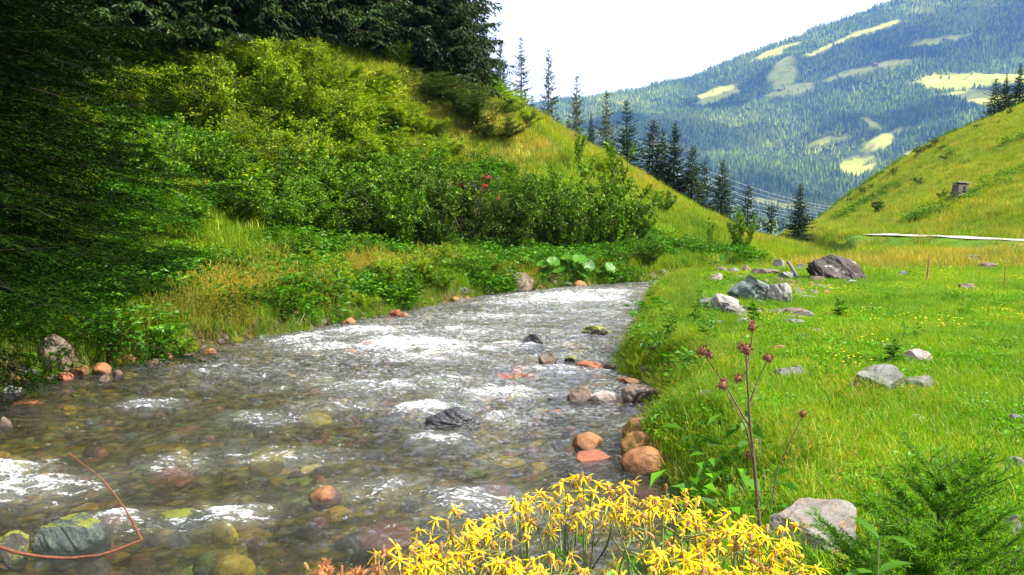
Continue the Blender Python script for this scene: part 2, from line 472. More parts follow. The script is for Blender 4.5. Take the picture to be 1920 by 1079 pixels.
def graded(a, b, near, far, c0, d0):
    """coordinates from a to b whose spacing grows from `near` (inside c0) to `far`"""
    xs = [c0]; 
    def step(v): return near + (far - near) * min(1, max(0, abs(v - c0) - d0) / 90.0) ** 1.0
    v = c0
    while v < b: v += step(v); xs.append(v)
    v = c0
    while v > a: v -= step(v); xs.append(v)
    return np.array(sorted(xs))

def grid_mesh(gx, gy, fn):
    X, Y = np.meshgrid(gx, gy)
    Z = fn(X, Y)
    nx = len(gx); ny = len(gy)
    i = (np.arange(ny - 1)[:, None] * nx + np.arange(nx - 1)[None, :]).ravel()
    F = np.stack([i, i + 1, i + nx + 1, i + nx], 1)
    return np.stack([X.ravel(), Y.ravel(), Z.ravel()], 1), F

gx = graded(-75, 150, 0.16, 1.6, 1, 12)
gy = graded(-12, 165, 0.16, 1.6, 9, 14)
V, F = grid_mesh(gx, gy, H)
b = MB(); b.add(V, F)
gmat = ground_mat()
me = b.mesh('ground', [gmat], True)
gxv, gyv, gzv = V[:, 0], V[:, 1], V[:, 2]
ulv = bank_l(gxv, gyv); urv = bank_r(gxv, gyv)
inb = np.maximum(ulv, urv)
attr(me, 'bed', (1 - sstep(-0.05, 0.3, inb)) * (1 - sstep(36, 42, gyv)))
attr(me, 'soil', (1 - sstep(0.35, 0.9, inb)) * 0.95 * (1 - sstep(26, 31, gyv)))
attr(me, 'dry', dry_mask(gxv, gyv) * 0.8)
ufv = (gxv - np.interp(gyv, _yy, XF))
attr(me, 'hill', np.maximum(sstep(-1, 3, ufv), sstep(4, 12, ulv)))
ground_o = tag(ob('ground', me), 'grassy valley floor and slopes on both sides of the stream', kind='structure')

# ------------------------------------------------------------------ far mountain and the main valley below it
def MZ(x, y):
    """terrain beyond the side valley: drops to the main valley, then climbs to the ridge"""
    r = np.sqrt(x * x + y * y)
    yy = y + 0.25 * x
    q = x / np.maximum(y, 200.0)
    ridge = np.interp(x, [-6000, -2500, -600, 300, 725, 1180, 1640, 2050, 3000, 6000], [500, 420, 400, 470, 560, 730, 900, 1040, 1250, 1300])
    t = np.clip((y - 1150) / (3350 - 1150), 0, 1)
    prof = t ** 1.08
    z = -120 + (ridge + 120) * prof
    sp = 1 - np.abs(perlin(x * 0.0016 + 0.3, y * 0.0005)) * 2
    z = z + 70 * (sp - 0.4) * np.sin(np.pi * t) + 42 * fbm(x * 0.0033, y * 0.0022, 4) * sstep(0.02, 0.2, t) * (1 - 0.6 * sstep(0.9, 1, t))
    z = z + 10 * fbm(x * 0.02, y * 0.02, 3) * sstep(0.0, 0.1, t)
    z = np.where(y > 3350, z - 0.35 * (y - 3350) , z)
    lo = -14 - 0.16 * softplus(r - 150, 20)
    lo = np.maximum(lo, -125 + 3 * perlin(x * 0.01, y * 0.01))
    return np.where(t > 0, np.maximum(z, lo), lo)

MEADOWS = [  # clearings: (px, py, half width, half height, slant) measured on the far slope
    (1640, 56, 48, 9, -0.35), (1470, 138, 34, 26, -0.9), (1487, 170, 42, 14, -0.3), (1338, 180, 46, 13, -0.4), (1612, 136, 66, 11, -0.2),
    (1835, 150, 92, 24, 0.05), (1865, 185, 52, 26, 0.2), (1790, 158, 40, 18, 0.3), (1560, 28, 60, 7, -0.4), (1450, 100, 50, 8, -0.4), (1555, 265, 26, 5, -0.3), (1700, 300, 30, 12, -0.6), (1765, 75, 60, 6, -0.15), (1598, 312, 32, 10, -0.55), (1670, 258, 50, 6, -0.5), (1635, 232, 14, 16, 0), (1445, 384, 45, 8, 0.1)]

def far_point(px, py):
    d = ray(px, py); t = np.linspace(1160, 3345, 3000)
    h = MZ(d[0] * t, t); z = EYE + d[2] * t
    k = np.argmax(z < h) if np.any(z < h) else 2600
    return d[0] * t[k], t[k], h[k]

# each clearing as a slanted patch of the slope: centre x, height, half width, half height in metres
PATCHES = []
for cx, cyp, a_, b_, sl in MEADOWS:
    X_, Y_, Z_ = far_point(cx, cyp)
    PATCHES.append((X_, Z_, a_ * Y_ / FPX, b_ * Y_ / FPX, -sl))

def clearing(x, y, z):
    # edges wander with the ground so that no clearing is a clean ellipse
    xx = x + 26 * fbm(x * 0.008, y * 0.008, 3); zz = z + 13 * fbm(x * 0.01 + 5, y * 0.01, 3)
    k = np.zeros_like(xx)
    for cx, cz, a, bb, sl in PATCHES:
        dx = xx - cx; dz = zz - cz - sl * dx
        k = np.maximum(k, 1 - sstep(0.75, 1.15, np.sqrt((dx / a) ** 2 + (dz / bb) ** 2)))
    return k * (y > 1100)

mx = np.concatenate([np.arange(-6000, -400, 140), np.arange(-400, 2700, 16), np.arange(2700, 6100, 140)])
my = np.concatenate([np.arange(-3000, 100, 160), np.arange(100, 1150, 35), np.arange(1150, 3420, 17), np.arange(3420, 6000, 160)])
V, F = grid_mesh(mx, my, MZ)
# open the sheet where the near ground stands
cx_ = V[F].mean(1)
keep = ~((cx_[:, 0] > -60) & (cx_[:, 0] < 135) & (cx_[:, 1] > -60) & (cx_[:, 1] < 150))
def mountain_mat():
    m, n, l, out = new_mat('mountain_ground')
    geo = n.new('ShaderNodeNewGeometry'); pos = geo.outputs['Position']
    a = n.new('ShaderNodeAttribute'); a.attribute_name = 'clear'
    big = noise_n(n, l, 0.006, 5, 0.6, pos); mid = noise_n(n, l, 0.03, 6, 0.7, pos)
    wood = ramp_out(n, l, mid, [(0.3, (0.02, 0.035, 0.012)), (0.7, (0.05, 0.075, 0.02))])
    mead = ramp_out(n, l, mid, [(0.28, (0.14, 0.2, 0.02)), (0.5, (0.34, 0.36, 0.04)), (0.7, (0.48, 0.40, 0.12))])
    c = mixc(n, l, a.outputs['Fac'], wood, mead)
    p = n.new('ShaderNodeBsdfPrincipled'); p.inputs['Roughness'].default_value = 1; p.inputs['Specular IOR Level'].default_value = 0.05
    l.new(c, p.inputs['Base Color']); l.new(p.outputs[0], out.inputs['Surface'])
    return m
b = MB(); b.add(V, F[keep])
me = b.mesh('mountain', [mountain_mat()], True)
attr(me, 'clear', clearing(V[:, 0], V[:, 1], V[:, 2]))
tag(ob('mountain', me), 'forested mountain with pale clearings across the main valley', kind='structure')

def far_forest():
    n = 78000
    y = np.sqrt(rng.uniform(1150 ** 2, 3420 ** 2, n)); x = y * rng.uniform(0.05, 0.70, n)
    z = MZ(x, y)
    cl = clearing(x, y, z)
    dens = fbm(x * 0.004, y * 0.004, 3)
    top = sstep(780, 1000, z + 60 * dens)
    k = (cl < 0.12 + 0.9 * rng.random(n) ** 2.3) & (rng.random(n) > top * 0.8) & (rng.random(n) < 0.72 + dens * 0.6)
    x, y, z = x[k], y[k], z[k]; n = len(x)
    h = rng.uniform(6, 19, n) * (0.8 + 0.5 * np.clip(fbm(x * 0.006 + 3, y * 0.006, 3) + 0.3, 0, 1)); r = h * rng.uniform(0.15, 0.27, n)
    cl = clearing(x, y, z); h = h * (1 - 0.55 * np.clip(cl * 3, 0, 1) * rng.random(n))
    sides = 4
    an = np.arange(sides) * 2 * np.pi / sides + rng.uniform(0, 6, n)[:, None]
    ring = lambda rr, zz: np.stack([x[:, None] + rr[:, None] * np.cos(an), y[:, None] + rr[:, None] * np.sin(an), np.broadcast_to((z + zz)[:, None], an.shape)], -1)
    apex = np.stack([x, y, z + h], -1)[:, None]
    V = np.concatenate([ring(r, h * 0.04), ring(r * 0.55, h * 0.5), apex], 1)      # a lower skirt and a spire
    o = np.arange(n)[:, None, None] * (2 * sides + 1)
    j = np.arange(sides); j2 = (j + 1) % sides
    q = np.stack([j, j2, sides + j2, sides + j], -1)[None] + o
    t = np.stack([sides + j, sides + j2, np.full(sides, 2 * sides)], -1)[None] + o
    b = MB(); b.add(V, q.reshape(-1, 4)); b.F.append((t.reshape(-1, 3), 0))
    stand = np.clip(0.5 + 0.9 * fbm(x * 0.0035 + 11, y * 0.0025, 4), 0, 1)  # light and dark tones put into the trees to widen sun-and-shade contrast
    mt = leaf_mat('far_conifer', [(0, (0.03, 0.06, 0.01)), (0.4, (0.10, 0.16, 0.015)), (0.8, (0.24, 0.31, 0.02)), (1, (0.38, 0.40, 0.04))], 0.15, 0, 0)
    fn, fl = mt.node_tree.nodes, mt.node_tree.links
    fr = [q_ for q_ in fn if q_.type == 'VALTORGB'][0]; fa = fn.new('ShaderNodeAttribute'); fa.attribute_name = 'stand'
    geo_ = [q_ for q_ in fn if q_.type == 'NEW_GEOMETRY'][0]
    fl.new(math_n(fn, fl, 'ADD', math_n(fn, fl, 'MULTIPLY', geo_.outputs['Random Per Island'], 0.55), math_n(fn, fl, 'SUBTRACT', math_n(fn, fl, 'MULTIPLY', fa.outputs['Fac'], 0.75), 0.12)), fr.inputs['Fac'])
    fm_ = b.mesh('far_forest', [mt]); attr(fm_, 'stand', np.repeat(stand, 2 * sides + 1))
    tag(ob('far_forest', fm_), 'conifer forest covering the distant mountainside', 'forest', kind='stuff')
far_forest()

def alpine_hut(px, py, w, label):
    x, y, z = far_point(px, py); root = empty('alpine_hut', (x, y, z - 1), 0.4)
    wm = plain_mat('hut_timber', (0.16, 0.07, 0.04), 0.9); rm = plain_mat('hut_roof', (0.35, 0.16, 0.11), 0.8)
    h = w * 0.4; a, c = w / 2, w * 0.4
    b = MB(); b.add([(-a, -c, 0), (a, -c, 0), (a, c, 0), (-a, c, 0), (-a, -c, h), (a, -c, h), (a, c, h), (-a, c, h), (-a, 0, h * 1.7), (a, 0, h * 1.7)], [(0, 1, 5, 4), (1, 2, 6, 5), (2, 3, 7, 6), (3, 0, 4, 7)])
    b.F.append((np.array([(4, 7, 8), (5, 9, 6)]), 0)); ob('wall', b.mesh('hut_wall', [wm]), root)
    b = MB(); e = 1.15
    b.add([(-a * e, -c * e, h * .9), (a * e, -c * e, h * .9), (a * e, 0, h * 1.8), (-a * e, 0, h * 1.8), (-a * e, c * e, h * .9), (a * e, c * e, h * .9)], [(0, 1, 2, 3), (3, 2, 5, 4)]); ob('roof', b.mesh('hut_roof', [rm]), root)
    tag(root, label, 'hut')
alpine_hut(1640, 124, 16, 'tiny red-roofed alpine hut on the middle mountain clearing')
alpine_hut(1772, 77, 14, 'tiny alpine hut on the narrow high clearing')
alpine_hut(1462, 171, 13, 'tiny alpine hut on the lower left mountain clearing')

# ------------------------------------------------------------------ unseen clouds added to shade the far slope, and haze
def cloud(target, height, rx, ry, rz, label, seed):
    r = np.random.default_rng(seed)
    t = (height - target[2]) / sun_dir.z
    c = np.array(target) + np.array(sun_dir) * t
    b = MB()
    for k in range(16):
        a = r.uniform(0, 2 * np.pi); q = math.sqrt(r.random())
        o = c + np.array([rx * q * math.cos(a), ry * q * math.sin(a), r.uniform(-0.1, 0.6) * rz])
        s = r.uniform(0.35, 0.6) * (1 - 0.45 * q)
        u = np.linspace(0, np.pi, 9); v = np.arange(14) * 2 * np.pi / 14
        U, Vv = np.meshgrid(u, v, indexing='ij')
        d = np.stack([np.sin(U) * np.cos(Vv), np.sin(U) * np.sin(Vv), np.cos(U)], -1)
        n = 1 + 0.35 * fbm(d[..., 0] * 2 + k * 3, d[..., 1] * 2 + d[..., 2] * 1.7, 3)
        d = d * n[..., None] * np.array([rx * s, ry * s, rz * (0.6 + s)])
        i = np.arange(8)[:, None] * 14; j = np.arange(14)[None]; j2 = (j + 1) % 14
        b.add(o + d.reshape(-1, 3), np.stack([i + j, i + 14 + j, i + 14 + j2, i + j2], -1).reshape(-1, 4))
    tag(ob('cloud', b.mesh('cloud', [M_cloud], True)), label, 'cloud', kind='stuff')

M_cloud = plain_mat('cloud_vapour', (0.8, 0.8, 0.82), 1.0, 0.5)
for i_, (px_, py_, rx_, ry_, lab_) in enumerate([(1860, 50, 520, 300, 'cloud shading the right end of the upper mountain'), (1660, 88, 420, 170, 'cloud shading the middle of the upper mountain'),
        (1190, 250, 300, 420, 'cloud shading the left flank of the mountain'), (1310, 235, 170, 260, 'small cloud widening the shade on the left flank'), (1700, 215, 150, 110, 'small cloud shading the forest under the wide clearing'), (1500, 385, 160, 200, 'cloud shading the foot of the mountain')]):
    cloud(far_point(px_, py_), 2500, rx_, ry_, 90, 'unseen white ' + lab_, i_ + 1)

def haze():
    V = np.array([(sx, sy, sz) for sx in (-6200, 6200) for sy in (-3200, 6200) for sz in (-1000, 1330)], float)
    F = [(0, 1, 3, 2), (4, 6, 7, 5), (0, 4, 5, 1), (2, 3, 7, 6), (0, 2, 6, 4), (1, 5, 7, 3)]
    b = MB(); b.add(V, F)
    m, n, l, out = new_mat('valley_air')
    v = n.new('ShaderNodeVolumePrincipled')
    v.inputs['Color'].default_value = (0.17, 0.38, 1.0, 1)
    v.inputs['Density'].default_value = 0.00009
    v.inputs['Anisotropy'].default_value = 0.0
    l.new(v.outputs[0], out.inputs['Volume'])
    tag(ob('haze', b.mesh('haze', [m])), 'pale blue haze in the valley air', 'haze', kind='stuff')
haze()

# ------------------------------------------------------------------ the stream
FOAM = [(760, 655, 0.8, 1.15), (800, 675, 0.7, 0.9), (620, 660, 0.6, 0.9), (560, 640, 0.6, 0.9), (690, 630, 0.8, 0.8), (940, 655, 0.5, 0.9), (1080, 562, 1.6, 1.1),
        (1000, 572, 1.2, 0.8), (1150, 552, 1.2, 0.9), (880, 625, 0.7, 0.7), (280, 770, 0.25, 0.9), (60, 930, 0.40, 0.95), (10, 890, 0.25, 0.8), (210, 990, 0.22, 0.9), (500, 795, 0.35, 0.7),
        (800, 775, 0.35, 1.0), (910, 745, 0.5, 0.9), (690, 735, 0.5, 0.8), (840, 720, 0.6, 0.6), (930, 795, 0.2, 1.0), (440, 978, 0.2, 0.8), (830, 840, 0.3, 0.6),
        (640, 770, 0.4, 0.6), (700, 930, 0.35, 0.55), (560, 870, 0.35, 0.5), (880, 950, 0.35, 0.7), (1020, 700, 0.5, 0.7), (400, 700, 0.6, 0.5), (330, 880, 0.25, 0.4), (330, 1000, 0.2, 0.6), (960, 600, 1, 0.6), (1120, 590, 1, 0.5)]
FOAM_W = []
for px_, py_, rad_, amt_ in FOAM:
    d_ = ray(px_, py_); t_ = -EYE / d_[2]
    FOAM_W.append((d_[0] * t_, t_, rad_, amt_))

def wave_fields(x, y):
    # flow runs down the channel towards the viewer's left; s along, c across
    yy = np.clip(y, -12, 60)
    c = x - 0.5 * (np.interp(yy, _yy, XL) + np.interp(yy, _yy, XR))
    rough = 0.55 + 0.6 * np.clip(fbm(x * 0.35, y * 0.3, 3) + 0.25, 0, 1)
    f = np.zeros_like(x)
    for fx, fy, r, a in FOAM_W:
        f = np.maximum(f, a * np.exp(-(((x - fx) / (r * 1.5)) ** 2 + ((y - fy) / r) ** 2)))
    rough = rough + 0.5 * np.clip(f, 0, 1)
    wx = x + 0.25 * perlin(x * 1.3, y * 1.3 + 9)
    wy = y + 0.25 * perlin(x * 1.3 + 31, y * 1.3)
    rd = lambda k, ox: 1 - 2 * np.abs(perlin(wx * k * 0.75 + ox, wy * k))
    z = 0.065 * perlin(wx * 0.9, wy * 1.4) + 0.046 * rd(1.9, 5) + 0.034 * rd(4.2, 11) + 0.020 * rd(8.5, 23) + 0.011 * perlin(x * 15, y * 19)
    edge = sstep(-0.05, 0.9, np.minimum(-bank_l(x, y), -bank_r(x, y)))
    z = z * rough * (0.25 + 0.75 * edge) + 0.03 * np.clip(f, 0, 1.2)
    lf = fbm(x * 0.5 + 4, y * 0.8, 3)
    foam = f * 0.75 + 0.22 * sstep(0.05, 0.5, lf) * rough + 3.0 * np.clip(z - 0.035, 0, 0.1)
    foam = foam * (0.35 + 0.65 * edge)
    return z, foam

wgx = np.concatenate([np.arange(-13, -7, 0.07), np.arange(-7, 3.2, 0.034), np.arange(3.2, 21, 0.09)])
wy_ = [1.0]
while wy_[-1] < 37: wy_.append(wy_[-1] + 0.026 + 0.0028 * max(0, wy_[-1] - 5))
wgy = np.array(wy_)
V, F = grid_mesh(wgx, wgy, lambda X, Y: 0 * X)
ins = (bank_l(V[:, 0], V[:, 1]) < 0.45) & (bank_r(V[:, 0], V[:, 1]) < 0.45)
F = F[ins[F].all(1)]
used = np.unique(F); remap = np.full(len(V), -1); remap[used] = np.arange(len(used))
V = V[used]; F = remap[F]
V[:, 2], foam_v = wave_fields(V[:, 0], V[:, 1])

def water_mat():
    m, n, l, out = new_mat('stream_water')
    geo = n.new('ShaderNodeNewGeometry'); pos = geo.outputs['Position']
    a = n.new('ShaderNodeAttribute'); a.attribute_name = 'foam'
    mp = n.new('ShaderNodeMapping'); mp.inputs['Scale'].default_value = (1, 1.35, 1); mp.inputs['Rotation'].default_value = (0, 0, 0.35)
    l.new(pos, mp.inputs['Vector'])
    f1 = noise_n(n, l, 9, 5, 0.65, mp.outputs[0], 0.8); f2 = noise_n(n, l, 30, 4, 0.7, mp.outputs[0], 1.0)
    bu = n.new('ShaderNodeBump'); bu.inputs['Strength'].default_value = 1.0; bu.inputs['Distance'].default_value = 0.034
    l.new(math_n(n, l, 'ADD', f1, math_n(n, l, 'MULTIPLY', f2, 0.35)), bu.inputs['Height'])
    fr = n.new('ShaderNodeFresnel'); fr.inputs['IOR'].default_value = 1.33; l.new(bu.outputs[0], fr.inputs['Normal'])
    gl = n.new('ShaderNodeBsdfGlossy'); gl.inputs['Roughness'].default_value = 0.03; l.new(bu.outputs[0], gl.inputs['Normal'])
    tr = n.new('ShaderNodeBsdfTransparent'); tr.inputs['Color'].default_value = (0.90, 0.95, 0.88, 1)
    rf = n.new('ShaderNodeBsdfRefraction'); rf.inputs['IOR'].default_value = 1.25; rf.inputs['Roughness'].default_value = 0.0
    rf.inputs['Color'].default_value = (0.92, 0.96, 0.90, 1); l.new(bu.outputs[0], rf.inputs['Normal'])
    s0 = n.new('ShaderNodeMixShader'); s0.inputs[0].default_value = 0.25; l.new(tr.outputs[0], s0.inputs[1]); l.new(rf.outputs[0], s0.inputs[2])
    # entrained air makes quick water slightly milky
    milk = n.new('ShaderNodeBsdfDiffuse'); milk.inputs['Color'].default_value = (0.42, 0.45, 0.42, 1); l.new(bu.outputs[0], milk.inputs['Normal'])
    sm = n.new('ShaderNodeMixShader'); l.new(math_n(n, l, 'ADD', math_n(n, l, 'MULTIPLY', a.outputs['Fac'], 0.16, True), 0.008), sm.inputs[0]); l.new(s0.outputs[0], sm.inputs[1]); l.new(milk.outputs[0], sm.inputs[2])
    s1 = n.new('ShaderNodeMixShader'); l.new(math_n(n, l, 'MULTIPLY', fr.outputs[0], 1.0, True), s1.inputs[0]); l.new(sm.outputs[0], s1.inputs[1]); l.new(gl.outputs[0], s1.inputs[2])
    d = n.new('ShaderNodeBsdfDiffuse'); d.inputs['Color'].default_value = (0.60, 0.62, 0.65, 1); l.new(bu.outputs[0], d.inputs['Normal'])
    # froth: ragged lace that closes up where the stream is roughest
    mp2 = n.new('ShaderNodeMapping'); mp2.inputs['Scale'].default_value = (0.55, 1.25, 1); mp2.inputs['Rotation'].default_value = (0, 0, 0.25)
    l.new(pos, mp2.inputs['Vector'])
    lace = noise_n(n, l, 6.5, 8, 0.72, mp2.outputs[0], 1.2); lace3 = noise_n(n, l, 34, 3, 0.7, mp.outputs[0], 0.6)
    k = math_n(n, l, 'ADD', math_n(n, l, 'MULTIPLY', lace, 0.62), math_n(n, l, 'MULTIPLY', lace3, 0.38))
    k = math_n(n, l, 'ADD', k, math_n(n, l, 'MULTIPLY', a.outputs['Fac'], 0.15))
    k = math_n(n, l, 'MULTIPLY', math_n(n, l, 'SUBTRACT', k, 0.62), 15.0, True)
    # fine bubbles and spray, also painting the silver sparkle of the riffles
    fl = noise_n(n, l, 26, 3, 0.6, mp2.outputs[0], 1.5); fm = noise_n(n, l, 1.6, 4, 0.65, mp2.outputs[0], 0.5)
    k2 = math_n(n, l, 'MULTIPLY', math_n(n, l, 'SUBTRACT', fl, 0.525), 13.0, True)
    qa = n.new('ShaderNodeAttribute'); qa.attribute_name = 'quick'; k2 = math_n(n, l, 'MULTIPLY', k2, qa.outputs['Fac'])
    k2 = math_n(n, l, 'MULTIPLY', k2, math_n(n, l, 'MULTIPLY', math_n(n, l, 'SUBTRACT', fm, 0.30), 2.6, True))
    k = math_n(n, l, 'MAXIMUM', math_n(n, l, 'MULTIPLY', k, 0.9), math_n(n, l, 'MULTIPLY', k2, 0.72))
    s2 = n.new('ShaderNodeMixShader'); l.new(k, s2.inputs[0]); l.new(s1.outputs[0], s2.inputs[1]); l.new(d.outputs[0], s2.inputs[2])
    l.new(s2.outputs[0], out.inputs['Surface'])
    return m
b = MB(); b.add(V, F)
me = b.mesh('stream', [water_mat()], True)
attr(me, 'foam', foam_v)
attr(me, 'quick', 0.05 + 0.95 * sstep(5, 13, V[:, 1] + 0.75 * V[:, 0] + 1.5 * fbm(V[:, 0] * 0.3, V[:, 1] * 0.3, 3)))
tag(ob('stream', me), 'clear shallow mountain stream with white riffles', kind='structure')

# ------------------------------------------------------------------ rocks
def ico(sub):
    import bmesh
    bm = bmesh.new(); bmesh.ops.create_icosphere(bm, subdivisions=sub, radius=1)
    V = np.array([v.co[:] for v in bm.verts]); F = np.array([[v.index for v in f.verts] for f in bm.faces]); bm.free()
    return V, F
ICO = {k: ico(k) for k in (2, 3, 4, 5)}

def rock_mesh(name, mat, seed, sub=3, cuts=7, rough=0.10, keep=0.62, smooth=False):
    """a stone of unit half-size: a ball with flat facets hewn off and a weathered skin"""
    r = np.random.default_rng(seed)
    V, F = ICO[sub]; V = V.copy(); D = V.copy()
    for k in range(cuts):
        nn = nrm(r.normal(size=3) * np.array([1, 1, 0.8])); d = r.uniform(keep, 0.9)
        s = V @ nn - d
        V = V - np.where(s > 0, s, 0)[:, None] * nn
    o = r.uniform(0, 50, 3)
    nz = fbm(D[:, 0] * 1.3 + D[:, 2] * 0.9 + o[0], D[:, 1] * 1.3 - D[:, 2] * 0.8 + o[1], 3)
    rg = np.abs(perlin(D[:, 0] * 3 + D[:, 2] * 2 + o[1], D[:, 1] * 3 - D[:, 2] * 2.6 + o[0]))
    nz2 = fbm(D[:, 0] * 7 + D[:, 2] * 5 + o[2], D[:, 1] * 7 - D[:, 2] * 6, 3)
    V = V * (1 + rough * nz * 1.6 + rough * 0.45 * nz2 - rough * 0.9 * np.maximum(0, 0.22 - rg))[:, None]
    lo, hi = V.min(0), V.max(0)
    V = (V - (lo + hi) / 2) / ((hi - lo) / 2)
    b = MB(); b.add(V, F)
    return b.mesh(name, [mat], smooth)

RM = {
    'grey': rock_mat('grey_rock', (0.07, 0.07, 0.065), (0.19, 0.19, 0.175), (0.30, 0.30, 0.26), 0.42),
    'green': rock_mat('grey_green_rock', (0.06, 0.085, 0.075), (0.14, 0.18, 0.16), (0.22, 0.24, 0.2), 0.4),
    'pale': rock_mat('pale_rock', (0.13, 0.12, 0.11), (0.30, 0.28, 0.255), (0.17, 0.11, 0.08), 0.42),
    'pink': rock_mat('pale_pink_rock', (0.20, 0.15, 0.13), (0.40, 0.33, 0.30), (0.14, 0.09, 0.075), 0.44),
    'lichen': rock_mat('dark_lichen_rock', (0.022, 0.016, 0.014), (0.07, 0.05, 0.045), (0.5, 0.48, 0.46), 0.44, scale=2.6),
    'orange': rock_mat('orange_rock', (0.13, 0.048, 0.012), (0.33, 0.135, 0.035), (0.42, 0.30, 0.22), 0.34, rough=0.6, wet=0.6),
    'brown': rock_mat('brown_rock', (0.06, 0.042, 0.028), (0.17, 0.12, 0.08), (0.30, 0.24, 0.18), 0.36, rough=0.6),
    'black': rock_mat('wet_black_rock', (0.012, 0.012, 0.014), (0.05, 0.05, 0.052), (0.16, 0.16, 0.16), 0.32, rough=0.28, wet=1),
    'moss': rock_mat('mossy_dark_rock', (0.02, 0.02, 0.014), (0.07, 0.065, 0.045), None, rough=0.6, moss=0.55),
    'mossy': rock_mat('mossy_green_grey_rock', (0.022, 0.032, 0.026), (0.07, 0.09, 0.075), (0.18, 0.22, 0.19), 0.40, rough=0.5, moss=0.22),
    'patch': rock_mat('grey_rock_orange_stain', (0.09, 0.08, 0.07), (0.24, 0.22, 0.19), (0.34, 0.13, 0.045), 0.47, scale=2.6),
    'yellow': rock_mat('yellow_stone', (0.34, 0.22, 0.02), (0.62, 0.46, 0.05), (0.20, 0.09, 0.02), 0.36, rough=0.6),
    'red': rock_mat('rust_red_stone', (0.16, 0.045, 0.02), (0.32, 0.11, 0.05), None, rough=0.6),
    'bed': rock_mat('stream_bed_stone', (0.20, 0.11, 0.008), (0.52, 0.33, 0.02), (0.62, 0.46, 0.04), 0.36, rough=0.7, var=0.5),
    'bedg': rock_mat('green_bed_stone', (0.09, 0.11, 0.02), (0.26, 0.29, 0.07), (0.40, 0.40, 0.10), 0.36, rough=0.7, var=0.4),
}
